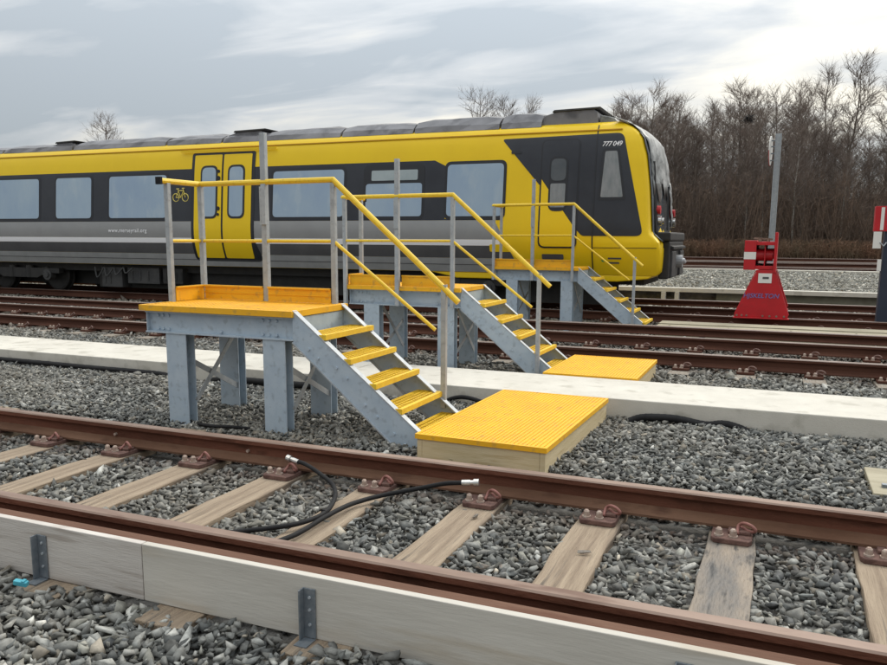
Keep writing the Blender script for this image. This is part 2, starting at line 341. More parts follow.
near_labels = {
 -12: None,
 -7: 'brown timber sleeper at the left edge of the photo on the nearest track',
 -6: 'brown timber sleeper second from the left edge on the nearest track',
 -5: 'tan timber sleeper of the nearest track, third from the left edge',
 -4: 'tan timber sleeper of the nearest track just left of the hose coupling by the rail',
 -3: 'tan timber sleeper with a hose coupling resting on its baseplate',
 -2: 'tan timber sleeper with the black hose crossing over it',
 -1: 'tan timber sleeper with loose stones on it, at the right end of the hose',
 0: 'grey brown sleeper between the one at the hose end and the dark stained one',
 1: 'dark grey stained timber sleeper with black oil spots near the rail',
 2: 'tan timber sleeper at the right edge of the photo on the nearest track'}
SL0 = -0.145; SP = 0.688
near_x = []
for k in range(-11, 6):
    kk = k
    x = SL0 + (k-1)*SP; near_x.append(x)
    m = M['sleeper_dark'] if k == 1 else M['sleeper']
    far = -9 <= k <= 4
    o = make_sleeper(2.34+random.uniform(-.04, .04), 5.0+random.uniform(-.05, .05), None, m).build('sleeper', m, loc=(x, 0, 0), bevel=0.006)
    lab = near_labels.get(k)
    if lab: tag(o, lab, 'sleeper', 'sleepers of the nearest track')
    else:
        tag(o, ('tan timber sleeper of the nearest track beyond the left edge of the photo' if k < 0 else 'tan timber sleeper of the nearest track beyond the right edge of the photo'), 'sleeper', 'sleepers of the nearest track')
    for y in (2.875, 4.375): fastening(o, y, 1)
ORD = ['first','second','third','fourth','fifth','sixth','seventh','eighth','ninth','tenth','eleventh','twelfth','thirteenth','fourteenth','fifteenth','sixteenth','seventeenth','eighteenth','nineteenth','twentieth']
def track_sleepers(ys, y0, y1, xs, label, group):
    proto = make_sleeper(y0, y1, None, M['sleeper_mid']).build('sleeper', M['sleeper_mid'])
    tag(proto, label, 'sleeper', group)
    for y in ys: fastening(proto, y, 1, pm=M['rust_far'], cm=M['clip_dull'])
    for i, x in enumerate(xs):
        o = proto if i == 0 else copy_tree(proto)
        o.location = (x, 0, 0)
        k = len(xs)-2-i                       # counted from the right edge of the photo
        if 0 <= k < len(ORD): o['label'] = ORD[k] + ' sleeper from the right edge of the photo ' + label
        else: o['label'] = 'dusty sleeper outside or at the edge of the photo ' + label
track_sleepers((9.92, 11.56), 9.42, 12.35, [ -0.30 + k*0.72 for k in range(-21, 5)], 'on the middle track', 'sleepers of the middle track')
track_sleepers((15.15, 16.80), 14.6, 17.9, [ -0.1 + k*0.72 for k in range(-8, 6)], 'on the train track', 'sleepers of the train track')
# grey timber end lying in the ballast at the right
g = MB(); g.box(0.60, 5.28, -0.08, 0.83, 5.9, 0.03)
o = g.build('timber_block', M['timber_far'], bevel=0.006); tag(o, 'pale timber block half buried in ballast at the right edge', 'timber')
g = MB(); g.box(0.66, 5.42, 0.03, 0.70, 5.46, 0.05); g.box(0.74, 5.7, 0.03, 0.78, 5.74, 0.05); g.build('bolt', M['bolt'], o)

# ------------------------------------------------------------------ ballast (loose stone)
def stone_templates(k=26):
    T = []
    for i in range(k):
        bm = bmesh.new(); sy_ = random.uniform(.5,.9); sz_ = random.uniform(.30,.62)
        for j in range(9):
            v = Vector((random.gauss(0,1), random.gauss(0,1), random.gauss(0,1))).normalized()
            v = Vector((v.x*1.1, v.y*sy_, v.z*sz_))*random.uniform(.72, 1.2)
            bm.verts.new(v)
        r = bmesh.ops.convex_hull(bm, input=bm.verts)
        bmesh.ops.delete(bm, geom=[v for v in bm.verts if not v.link_faces], context='VERTS')
        bmesh.ops.triangulate(bm, faces=bm.faces)
        bm.verts.index_update()
        T.append((np.array([v.co[:] for v in bm.verts]), np.array([[v.index for v in f.verts] for f in bm.faces])))
        bm.free()
    return T
TPL = stone_templates()
def mat_stone():
    m = bpy.data.materials.new('ballast_stone'); m.use_nodes = True; n = m.node_tree.nodes; l = m.node_tree.links; b = n['Principled BSDF']
    b.inputs['Roughness'].default_value = 0.85
    a = n.new('ShaderNodeAttribute'); a.attribute_name = 'tint'
    t = n.new('ShaderNodeTexCoord'); no = n.new('ShaderNodeTexNoise'); no.inputs['Scale'].default_value = 45; no.inputs['Detail'].default_value = 5
    l.new(t.outputs['Object'], no.inputs['Vector'])
    mr = n.new('ShaderNodeMapRange'); mr.inputs[1].default_value = .3; mr.inputs[2].default_value = .7; mr.inputs[3].default_value = .72; mr.inputs[4].default_value = 1.25
    l.new(no.outputs['Fac'], mr.inputs[0])
    vm = n.new('ShaderNodeVectorMath'); vm.operation = 'SCALE'; l.new(a.outputs['Color'], vm.inputs[0]); l.new(mr.outputs[0], vm.inputs['Scale'])
    l.new(vm.outputs[0], b.inputs['Base Color'])
    bp = n.new('ShaderNodeBump'); bp.inputs['Strength'].default_value = .5; bp.inputs['Distance'].default_value = .004
    l.new(no.outputs['Fac'], bp.inputs['Height']); l.new(bp.outputs[0], b.inputs['Normal'])
    return m
M['stone'] = mat_stone()
PAL = np.array([(0.145,0.150,0.143),(0.20,0.205,0.195),(0.105,0.112,0.110),(0.26,0.265,0.25),(0.175,0.177,0.158),(0.31,0.31,0.29),(0.22,0.20,0.165),(0.085,0.09,0.092)])
PW = np.array([.24,.22,.18,.12,.10,.05,.05,.04])
def ballast(name, y0, y1, spacing, size, zfun, skip, layers=2, xl=None, xr=None, tone=1.0, label=None, warm=0.0):
    P = []
    for Ly in range(layers):
        ys = np.arange(y0, y1, spacing)
        for y in ys:
            x0 = (-1.33*y-1.2) if xl is None else xl; x1 = (0.16*y+1.0) if xr is None else xr
            xs = np.arange(x0, x1, spacing)
            xx = xs + rng.uniform(-.5,.5,len(xs))*spacing; yy = y + rng.uniform(-.5,.5,len(xs))*spacing
            zz = np.full(len(xs), -0.012 - 0.024*(layers-1-Ly)) + rng.normal(0, .006, len(xs))
            P.append(np.stack([xx, yy, zz], 1))
    P = np.concatenate(P); P[:,2] += zfun(P[:,0], P[:,1])
    keep = ~skip(P[:,0], P[:,1]); P = P[keep]
    n = len(P)
    sz = size*np.exp(rng.normal(0, .32, n)); sz = np.clip(sz, size*.4, size*1.9)
    # rotation: random yaw, tilts
    a = rng.uniform(0, 2*np.pi, n); tx = rng.normal(0, .5, n); ty = rng.normal(0, .5, n)
    ca, sa = np.cos(a), np.sin(a); cx, sx = np.cos(tx), np.sin(tx); cy, sy = np.cos(ty), np.sin(ty)
    Z = np.zeros(n); O = np.ones(n)
    Rz = np.stack([ca,-sa,Z, sa,ca,Z, Z,Z,O],1).reshape(n,3,3)
    Rx = np.stack([O,Z,Z, Z,cx,-sx, Z,sx,cx],1).reshape(n,3,3)
    Ry = np.stack([cy,Z,sy, Z,O,Z, -sy,Z,cy],1).reshape(n,3,3)
    RR = Rz@Rx@Ry
    ci = rng.choice(len(PAL), n, p=PW/PW.sum())
    C = PAL[ci]*np.exp(rng.normal(-.08,.34,(n,1)))*tone
    q = .5+.5*np.sin(P[:,0]*1.9+1.3*np.sin(P[:,1]*2.1))*np.sin(P[:,1]*2.7+P[:,0]*.7); q = np.clip(q*1.4-.3+rng.normal(0,.25,n), 0, 1)[:,None]
    C = C*(1-q*.30)+np.array([.26,.235,.19])*q*.30
    rd = np.min(np.abs(P[:,1][:,None]-np.array([[2.875,4.375,9.92,11.56,15.15,16.8]])),1); rs = (np.exp(-(rd/.30)**2)*rng.uniform(0,1,n)*.85)[:,None]
    C = C*(1-rs)+np.array([.12,.072,.048])*rs
    C = C*np.array([1.0+warm, 1.0+warm*.5, .97-warm*.6])*np.array([1,.985,1.0])*(.96 if y0 == 2.43 else 1.0)
    ti = rng.integers(0, len(TPL), n)
    VV = []; FF = []; CC = []; off = 0
    for t,(tv,tf) in enumerate(TPL):
        idx = np.where(ti==t)[0]
        if not len(idx): continue
        an = rng.uniform(.8,1.3,(len(idx),1,1))
        v = tv[None]*sz[idx][:,None,None]; v[:,:,0:1] *= an
        v = np.einsum('nij,nkj->nki', RR[idx], v) + P[idx][:,None,:]
        k = len(tv)
        f = tf[None] + (off + np.arange(len(idx))*k)[:,None,None]
        VV.append(v.reshape(-1,3)); FF.append(f.reshape(-1,3)); CC.append(np.repeat(C[idx], k, 0)); off += len(idx)*k
    V = np.concatenate(VV).astype(np.float32); Fc = np.concatenate(FF).astype(np.int32); CC = np.concatenate(CC)
    me = bpy.data.meshes.new(name); me.vertices.add(len(V)); me.vertices.foreach_set('co', V.ravel())
    me.loops.add(Fc.size); me.loops.foreach_set('vertex_index', Fc.ravel())
    me.polygons.add(len(Fc)); me.polygons.foreach_set('loop_start', np.arange(0, Fc.size, 3, dtype=np.int32))
    me.update(calc_edges=True)
    at = me.attributes.new('tint', 'FLOAT_COLOR', 'POINT'); at.data.foreach_set('color', np.concatenate([CC, np.ones((len(CC),1))],1).astype(np.float32).ravel())
    me.materials.append(M['stone'])
    o = bpy.data.objects.new(name, me); col.objects.link(o); tag(o, label, 'ballast', kind='stuff')
    print(name, n, 'stones'); return o
nx = np.array(near_x)
def skip_near(x, y):
    s = np.zeros(len(x), bool)
    d = np.min(np.abs(x[:,None]-nx[None]), 1)
    s |= (d < .122) & (y > 2.3) & (y < 4.98) & (rng.random(len(x)) > 0.006)
    s |= (y > 2.27) & (y < 2.8) & (d < .14) & (y>2.4)
    for yr in (2.875, 4.375): s |= np.abs(y-yr) < .085
    s |= (np.abs(y-2.49) < .045)
    s |= (y > 6.90)
    s |= (x > .60) & (x < .83) & (y > 5.3) & (y < 5.9)
    s |= (x > -2.15) & (x < -1.42) & (y > 5.15) & (y < 6.7)
    return s
def z_near(x, y):
    z = 0.010*np.sin(x*2.1+y*1.3)+0.008*np.sin(x*5.3-y*3.1)
    z = z + np.where(y > 5.05, 0.012, -0.012)
    z = z + np.where(y < 2.44, 0.022, 0)
    z = z - 0.02*np.exp(-((x+.5)**2/1.2+(y-6.75)**2/.03))
    return z
ballast('ballast', 2.43, 6.92, .0335, .0265, z_near, skip_near, 2, label='loose grey angular ballast around the nearest track')
def skip_front(x, y):
    return (np.abs(y-2.49) < .045) | ((np.abs(x+1.585) < .10) & (y > 2.33)) | ((np.abs(x+2.985) < .10) & (y > 2.35)) | ((np.abs(x+2.2) < .10) & (y > 2.40))
ballast('ballast', 1.3, 2.47, .036, .0295, lambda x, y: 0.012*np.sin(x*3.1+y*2.3)+0.012, skip_front, 3, label='large loose grey stones in front of the grey board', tone=1.1)
def skip_mid(x, y):
    k = np.round((x+0.30)/.72); d = np.abs(x+0.30-k*.72)
    s = (d < .12) & (y > 9.42) & (y < 12.35) & (rng.random(len(x)) > .02)
    for yr in (9.92, 11.56): s |= np.abs(y-yr) < .08
    s |= (y > 12.95) & (y < 14.15) & (x > -1.85)
    k = np.round((x+0.1)/.72); d = np.abs(x+0.1-k*.72)
    s |= (d < .12) & (y > 14.6) & (x > -6) & (rng.random(len(x)) > .03)
    for yr in (15.15, 16.8): s |= np.abs(y-yr) < .08
    return s
zf = lambda x, y: 0.012*np.sin(x*1.7+y*.9) - 0.005
ballast('ballast', 7.88, 13.0, .050, .034, zf, skip_mid, 2, label='loose grey ballast of the middle track past the concrete path', tone=.9)
ballast('ballast', 13.0, 19.6, .075, .05, zf, skip_mid, 2, label='pale grey ballast around the track under the train', tone=1.15, warm=.05)
ballast('gravel', 20.62, 33.3, .095, .048, lambda x, y: .342+0*x, lambda x, y: x < -4.6, 1, xl=-4.6, xr=9, label='pale loose gravel on the strip behind the red stop', tone=1.25, warm=.04)

# ------------------------------------------------------------------ board along the near rail
bx = [-9.2, -5.6, -2.41, 1.6, 5.2]
labs = ['weathered grey board along the near rail, beyond the left edge', 'grey grained board along the near rail at the left, left of the joint', 'long pale grey board along the near rail right of the joint', 'pale board along the near rail beyond the right edge']
for i, lab in enumerate(labs):
    g = MB(); g.box(bx[i]+.002, 2.478, 0.0, bx[i+1]-.002, 2.512, 0.252)
    o = g.build('board', M['board2'] if i in (2,) else M['board'], bevel=0.003); tag(o, lab, 'board', 'boards along the near rail')
for x, lab in ((-2.985, 'steel angle bracket holding the board near the left edge of the photo'), (-1.585, 'steel angle bracket holding the board near the bottom middle of the photo'), (-4.37, 'steel angle bracket holding the board off the left edge'), (-0.20, 'steel angle bracket holding the board off the bottom right edge')):
    b = empty('bracket', (x, 2.45, 0)); tag(b, lab, 'bracket', 'brackets holding the board')
    g = MB(); g.box(-.028, 0.020, 0.004, .028, 0.026, 0.205); g.box(-.028, -0.012, 0.004, -.022, 0.020, 0.205); g.build('upright', M['bolt'], b, bevel=0.0015)
    g = MB(); g.box(-.028, -0.05, -0.002, .028, 0.0195, 0.0035); g.build('foot', M['bolt'], b)
    g = MB(); 
    for z in (.06, .12, .17): g.cyl((0.004, 0.020, z), (0, -1, 0), .006, .005, 8)
    g.build('bolt', M['galv_light'], b)

# ------------------------------------------------------------------ hose
h = empty('hose', (-2.3, 3.9, 0)); tag(h, 'black rubber hose with silver end couplings looped across the sleepers', 'hose')
def rel(pts): return [(a+2.3, b-3.9, c) for a, b, c in pts]
hp = [(-2.80,4.255,.105),(-2.72,4.235,.10),(-2.58,4.18,.07),(-2.42,4.07,.045),(-2.30,3.88,.035),(-2.235,3.66,.03),(-2.27,3.46,.032),(-2.40,3.32,.03),(-2.55,3.22,.02),(-2.65,3.12,.015),(-2.60,3.03,.01),(-2.42,3.02,.012),(-2.27,3.12,.03),(-2.20,3.32,.03),(-2.19,3.60,.035),(-2.17,3.84,.032),(-2.09,4.02,.035),(-1.97,4.13,.05),(-1.86,4.17,.075),(-1.74,4.20,.105),(-1.62,4.22,.12)]
g = MB(); g.tube(catmull(rel(hp), 8), .0135, 10); g.build('tube', M['black'], h, smooth=True)
for a, b in ((( -2.80,4.255,.105), (-2.88,4.275,.115)), ((-1.62,4.22,.12), (-1.54,4.235,.127))):
    A = Vector(rel([a])[0]); B = Vector(rel([b])[0]); d = (B-A).normalized()
    g = MB(); g.tube([A-d*.02, A+d*.03, A+d*.031, A+d*.05, A+d*.051, B], [.017,.017,.014,.014,.021,.021], 12); g.build('coupling', M['chrome'], h)
g = MB(); g.tube([Vector(rel([(-2.245,3.70,.03)])[0]), Vector(rel([(-2.24,3.66,.03)])[0])], .018, 10); g.build('clamp', M['black'], h)

# black ducts half buried along the walkway and near the legs
def duct(pts, r, label, ribs=True):
    q = catmull(pts, 14); rr = [r*(1+.03*math.sin(i*2.2)) for i in range(len(q))] if ribs else r
    g = MB(); g.tube(q, rr, 10); o = g.build('duct', M['black'], smooth=True); tag(o, label, 'duct'); return o
duct([(-1.12,6.83,-.02),(-1.0,6.86,.02),(-.75,6.87,.03),(-.5,6.87,.0),(-.36,6.87,.02),(-.24,6.87,.0),(-.12,6.84,-.04)], .034, 'black duct against the concrete path to the right of the near mat')
duct([(-9.6,6.86,-.03),(-9.0,6.87,.03),(-8.2,6.87,.035),(-7.4,6.87,.03),(-6.6,6.87,.03),(-6.2,6.87,.02),(-5.9,6.86,-.04)], .03, 'black duct against the concrete path at the far left')
duct([(-5.6,6.87,.0),(-5.3,6.87,.035),(-4.7,6.86,.04),(-4.1,6.86,.04),(-3.7,6.86,.0)], .035, 'black duct against the concrete path behind the first steps')
duct([(-2.9,6.84,-.02),(-2.75,6.85,.05),(-2.6,6.82,.07),(-2.4,6.80,.03),(-2.35,6.78,-.02)], .02, 'short black duct loop between the first handrail foot and the near mat', False)
duct([(-4.35,5.18,.005),(-4.15,5.12,.02),(-3.98,5.12,.03),(-3.85,5.2,.01)], .014, 'short black cable between the front legs of the first steps', False)
g = MB(); g.box(-.03,-.012,-.008,.03,.012,.014); g.box(.005,-.012,.014,.02,.012,.02)
o = g.build('litter', M['cyan'], bevel=.004, loc=(-2.93,2.31,.052)); o.rotation_euler=(0.1,.15,.3); tag(o, 'small cyan plastic scrap on the stones at the lower left', 'litter')
for x, y, s, r_ in ((-.80,3.72,1,.4), (-1.20,3.36,1.1,1.2), (-1.13,3.40,.8,2.2), (-1.34,4.03,1.2,.2), (-1.47,3.99,1.0,.9)):
    g = MB(); tv, tf = TPL[int(r_*7) % len(TPL)]; g.add([(a*.035*s, b*.03*s, c*.022*s) for a,b,c in tv], [tuple(f) for f in tf])
    o = g.build('stone', M['bolt'] if 0 else M['sleeper_dark'], loc=(x, y, .012)); o.rotation_euler[2]=r_
    tag(o, {(-.80):'flat brown stone lying by itself on a sleeper near the middle', (-1.20):'dark stone on the sleeper close to the near rail', (-1.13):'smaller dark stone beside the other on the sleeper close to the near rail', (-1.34):'flat brown stone on the sleeper just before the hose end', (-1.47):'dark stone on the sleeper edge below the hose end'}[x], 'stone', 'loose stones on the sleepers')

# ------------------------------------------------------------------ grating mats
def grating(g, x0, y0, x1, y1, z0, z1, pitch=.04, bw=.012, edge=.02):
    for a in np.arange(x0+pitch/2, x1, pitch): g.box(a-bw/2, y0+edge, z0+.002, a+bw/2, y1-edge, z1-.002)
    for b in np.arange(y0+pitch/2, y1, pitch): g.box(x0+edge, b-bw/2, z0+.003, x1-edge, b+bw/2, z1-.0035)
    g.box(x0, y0, z0, x1, y0+edge, z1); g.box(x0, y1-edge, z0, x1, y1, z1); g.box(x0, y0+edge, z0, x0+edge, y1-edge, z1); g.box(x1-edge, y0+edge, z0, x1, y1-edge, z1)
def make_mat(x0, y0, x1, y1, ztop, label):
    e = empty('walkway_mat', ((x0+x1)/2, (y0+y1)/2, 0)); tag(e, label, 'mat')
    W = (x1-x0)/2; H = (y1-y0)/2
    g = MB(); grating(g, -W, -H, W, H, ztop-.035, ztop, .030, .017); g.build('grating', M['yellow_grp'], e)
    g = MB(); g.box(-W+.022, -H+.022, ztop-.030, W-.022, H-.022, ztop-.007); g.build('base_sheet', M['yellow_grp'], e)
    z = ztop-.0365
    g = MB(); g.box(-W+.05, -H+.012, -.03, W-.05, -H+.05, z); g.build('timber_frame', M['pine'], e, bevel=.003)
    g = MB(); g.box(-W+.05, H-.05, -.03, W-.05, H-.012, z); g.build('timber_frame', M['pine'], e, bevel=.003)
    g = MB(); g.box(-W+.012, -H+.012, -.03, -W+.049, H-.012, z); g.build('timber_frame', M['pine'], e, bevel=.003)
    g = MB(); g.box(W-.049, -H+.012, -.03, W-.012, H-.012, z); g.build('timber_frame', M['pine'], e, bevel=.003)
    return e
m1 = make_mat(-2.28, 4.98, -1.32, 6.83, .172, 'yellow grating mat on a pale timber frame in front of the concrete path')
m1.rotation_euler[2] = R(-1.2)
m2 = make_mat(-2.20, 7.93, -1.24, 9.33, .168, 'yellow grating mat at the foot of the second steps, behind the concrete path')

# ------------------------------------------------------------------ access platforms
def make_platform(ox, oy, sgn, label, oz=0.0, bolts=True):
    """local frame: x to the right from the deck's left end, s = distance from the open side towards the handrail side;
       sgn +1: handrail side is the far side; -1: handrail side is the near side"""
    e = empty('access_steps', (ox, oy, oz)); tag(e, label, 'steps')
    D = 0.82; W = 1.45
    def Y(s): return s if sgn > 0 else -s     # s from open side
    def bx(g, x0, s0, z0, x1, s1, z1):
        a, b = sorted((Y(s0), Y(s1))); g.box(x0, a, z0, x1, b, z1)
    YG = M['yellow_grp']; G = M['galv']; GL = M['galv_light']
    # deck
    g = MB(); a, b = sorted((Y(-.03), Y(D+.02)))
    grating(g, -.04, a, W+.005, b, .925, .972, .04, .02, .03)
    g.box(.0, a+.035, .922, W-.03, b-.035, .94); g.build('deck', YG, e)
    # edge beams (channels) with bolts
    def beam(s, out, x0=0.0, x1=W):
        g = MB(); z0, z1 = .742, .921
        bx(g, x0, s+.045*out, z0, x1, s+.053*out, z1)                       # web
        bx(g, x0, s-.006*out, z0, x1, s+.045*out, z0+.012); bx(g, x0, s-.006*out, z1-.011, x1, s+.045*out, z1)
        if bolts:
            for x in (.10,.15,.21, .74, 1.14,1.20,1.27):
                for z in (.775, .885):
                    if x == .74 and z > .8: continue
                    g.cyl((x, Y(s+.045*out), z), (0, -1 if (Y(1) > 0)==(out > 0) else 1, 0), .012, .014, 8)
        g.build('beam', G, e)
    beam(0.0, 1); beam(D-.03, -1)
    g = MB(); bx(g, .0, .009, .745, .008, D-.04, .918); g.build('end_beam', G, e)
    g = MB(); bx(g, W-.012, .009, .75, W-.004, D-.04, .918); g.build('end_beam', G, e)
    # legs: H sections
    for x in (.20, 1.16):
        for s in (.005, D-.135):
            g = MB(); zt = .7415
            bx(g, x, s, -.12, x+.205, s+.010, zt); bx(g, x, s+.10, -.12, x+.205, s+.110, zt); bx(g, x+.098, s+.010, -.12, x+.107, s+.10, zt)
            g.build('leg', G, e, bevel=.002)
        xx = x+.19
        for (sa, za), (sb, zb) in (((.11,.17),(D-.13,.72)), ((.11,.50),(D-.13,.20))):
            g = MB(); xo = xx+.012 if za < .3 else xx-.002
            g.bar((xo, Y(sa), za), (xo, Y(sb), zb), .006, .045, up=(1,0,0)) if 0 else g.bar((xo, Y(sa), za), (xo, Y(sb), zb), .045, .006, up=(1,0,0)); g.build('brace', GL, e)
    # stair stringers
    X0, Z0 = W+.015, .955; X1, Z1 = W+1.075, .085
    sl = (Z1-Z0)/(X1-X0); dz = .245
    for s, o_ in ((0.0, 1), (D-.03, -1)):
        g = MB()
        poly = [(X0-.02, Z0+.02), (X1, Z1+.02), (X1+.01, Z1-.10), (X1-.13, Z1-.16), (X0-.02, Z0-.225)]
        a, b = sorted((Y(s), Y(s+.007*o_))); g.prism(poly, 'y', a, b)
        if bolts:
            for x in (.12,.2,.36,.45,.6,.7,.84,.93):
                z = Z0 + sl*x - (.10 if int(x*20) % 2 else .17)
                g.cyl((X0+x, Y(s), z), (0, -1 if (Y(1) > 0)==(o_ > 0) else 1, 0), .011, .011, 8)
        st = g.build('stringer', G, e)
        g = MB()
        a, b = sorted((Y(s-.002*o_), Y(s+.055*o_)))
        u = Vector((X1-X0, 0, Z1-Z0)).normalized(); nrm = Vector((-u.z, 0, u.x))
        A = Vector((X0-.02, 0, Z0+.022)); B = Vector((X1+.005, 0, Z1+.022))
        q = [A, B, B-nrm*.010, A-nrm*.010]; g.prism([(v.x, v.z) for v in q], 'y', a, b); g.build('top_flange', M['galv_light'], st)
        g = MB(); A = Vector((X0-.02, 0, Z0-.22)); B = Vector((X1-.13, 0, Z1-.155)); q = [A, B, B-nrm*.009, A-nrm*.009]; a, b = sorted((Y(s-.014*o_), Y(s+.04*o_))); g.prism([(v.x, v.z) for v in q], 'y', a, b); g.build('bottom_flange', M['galv_light'], st)
    # treads
    for i in range(5):
        z = .80 - i*.172; x = W+.055 + i*.212
        g = MB(); a, b = sorted((Y(.0085), Y(D-.0385)))
        grating(g, x, a, x+.225, b, z-.022, z, .042, .010, .012); g.box(x+.195, a-.003, z-.038, x+.228, b+.003, z+.002)
        g.build('tread', M['yellow_tread'], e)
    # hand rails and posts on the rail side
    RS = D-.04 if sgn > 0 else D+.0
    ps = RS if sgn > 0 else D+.025
    zb = .94 if sgn > 0 else .745
    def post(x, s, z0, z1, w=.042, lab=None):
        g = MB(); y = Y(s)
        g.box(x-w/2, y-.006-w*.25, z0, x+w/2, y-w*.25, z1); g.box(x-w/2, y-w*.25, z0, x-w/2+.006, y+w*.6, z1); g.box(x+w/2-.006, y-w*.25, z0, x+w/2, y+w*.6, z1)
        o = g.build('post', GL, e, bevel=.0015)
        if lab: o['label'] = lab
        return o
    xs_l, xs_r = -.02, 1.36
    post(xs_l+.0, ps, zb, 1.985); post(xs_r, ps, zb, 1.985)
    tp = post(.67, ps, zb, 2.42, .05, 'tall grey post with clamp holes rising above the handrail')
    g = MB(); yy = Y(ps)
    g.box(.642, yy-.034, 1.64, .699, yy-.019, 1.965)
    for z in np.arange(1.66, 1.95, .045): g.box(.651, yy-.037, z, .656, yy-.0335, z+.02)
    g.build('clamp_plate', GL, tp)
    sp = ps-.42
    post(-.03, sp, .955, 1.985)
    # end post on the stringer
    xe = W+.925
    post(xe, ps if sgn > 0 else ps, Z0+sl*(xe-X0)-.06 if sgn > 0 else .02, 1.16)
    yR = Y(ps)
    g = MB(); r = .021
    xi = xs_r+.0; slope = (1.02-2.01)/(1.14)
    def rr(pts, hw): 
        for a, b in zip(pts, pts[1:]): g.bar(a, b, hw, hw*1.15)
    path = [(-.03, Y(sp)-.0*sgn, 2.0), (-.03, yR, 2.0), (xi, yR, 2.01), (xi+1.14, yR, 1.02)]
    pa = [Vector(path[0])+Vector((0, -.09*sgn, 0)), Vector(path[1]), Vector(path[2]), Vector(path[3])]
    # mitred square-section tube
    def sq_path(pts, w):
        vs = []
        n = len(pts)
        for i, p in enumerate(pts):
            d0 = (p-pts[i-1]).normalized() if i else (pts[1]-p).normalized()
            d1 = (pts[i+1]-p).normalized() if i < n-1 else d0
            t = (d0+d1).normalized(); 
            side = Vector((0,0,1)).cross(d0); side = side if side.length > .1 else Vector((0,1,0)); side.normalize()
            if i == n-1 or True:
                up0 = d0.cross(side).normalized()*-1
            sc_ = 1/max(.5, t.dot(d0))
            # offsets in plane perpendicular to t
            for k in range(10):
                an = 2*math.pi*k/10
                c, s_ = math.cos(an), math.sin(an)
                v = side*c*w + up0*s_*w
                # shear the ring into the mitre plane
                v = v - d0*(v.dot(t)/t.dot(d0))
                vs.append(p+v)
        fs = []
        for i in range(n-1):
            for k in range(10): fs.append((i*10+k, i*10+(k+1)%10, (i+1)*10+(k+1)%10, (i+1)*10+k))
        fs += [tuple(range(9,-1,-1)), tuple((n-1)*10+k for k in range(10))]
        return vs, fs
    vs, fs = sq_path(pa, .0245); g.add(vs, fs); g.build('handrail', M['yellow_rail'], e)
    g = MB(); q = pa[0]; g.bar(q+Vector((0,.012*sgn,0)), q+Vector((0,-.012*sgn,0)), .056, .062); g.build('end_cap', M['black'], e)
    g = MB()
    pm = [Vector((-.03, Y(sp), 1.495)), Vector((-.03, yR, 1.495)), Vector((xi, yR, 1.50)), Vector((xi+.94, yR, .79))]
    vs, fs = sq_path(pm, .015); g.add(vs, fs); g.build('mid_rail', M['yellow_rail'], e)
    # toe boards
    g = MB(); sa = D-.035 if sgn > 0 else D-.01
    for xa, xb in ((.012, .645), (.70, 1.335)):
        bx(g, xa, sa-.03, .973, xb, sa-.022, 1.10); bx(g, xa, sa-.034, .973, xb, sa-.016, .985); bx(g, xa, sa-.045, 1.085, xb, sa-.012, 1.10); bx(g, xa, sa-.036, 1.03, xb, sa-.031, 1.04)
    g.build('toe_board', YG, e)
    g = MB(); bx(g, -.012, sp+.03, .973, -.004, sa-.02, 1.10); bx(g, -.022, sp+.03, 1.088, .012, sa-.02, 1.10); g.build('toe_board', YG, e)
    return e
make_platform(-4.87, 5.20, 1, 'nearest steel access steps with yellow deck, handrail on their far side')
make_platform(-4.78, 9.28, -1, 'middle steel access steps between the concrete path and the dark track')
make_platform(-4.545, 13.98, -1, 'farthest steel access steps standing against the train cab', .085)

# timber strip in front of the train track
g = MB(); g.box(-1.80, 13.12, -.1, 9, 13.5, .155); g.box(-1.80, 13.52, -.1, 9, 13.95, .17)
for x in np.arange(-1.6, 9, .9): g.cyl((x, 13.3, .155), (0,0,1), .018, .008, 8)
tag(g.build('timber_path', M['timber_far'], bevel=.006), kind='structure')

# raised gravel strip with concrete edges
g = MB(); g.box(-4.6, 20.6, .0, 40, 33.3, .33); tag(g.build('gravel_strip', M['gravel']), kind='structure')
g = MB(); g.box(-4.6, 20.3, .26, 40, 20.58, .365); g.box(-4.6, 33.32, .0, 40, 33.7, .40)
tag(g.build('concrete_edge', M['concrete'], bevel=.01), kind='structure')
g = MB(); g.box(-1.4, 20.42, -.05, 40, 20.56, .258); tag(g.build('retaining_face', mat('mossy_face', (.13,.13,.10), (.2,.2,.16), 3, .9)), kind='structure')
for k, x in enumerate((-2.62, -2.30, -3.9)):
    g = MB(); g.box(x-.05, 20.22, -.05, x+.05, 20.41, .258); o = g.build('support_block', M['concrete'])
    tag(o, 'small concrete support under the pale strip edge behind the train nose', 'block', 'supports under the pale strip')

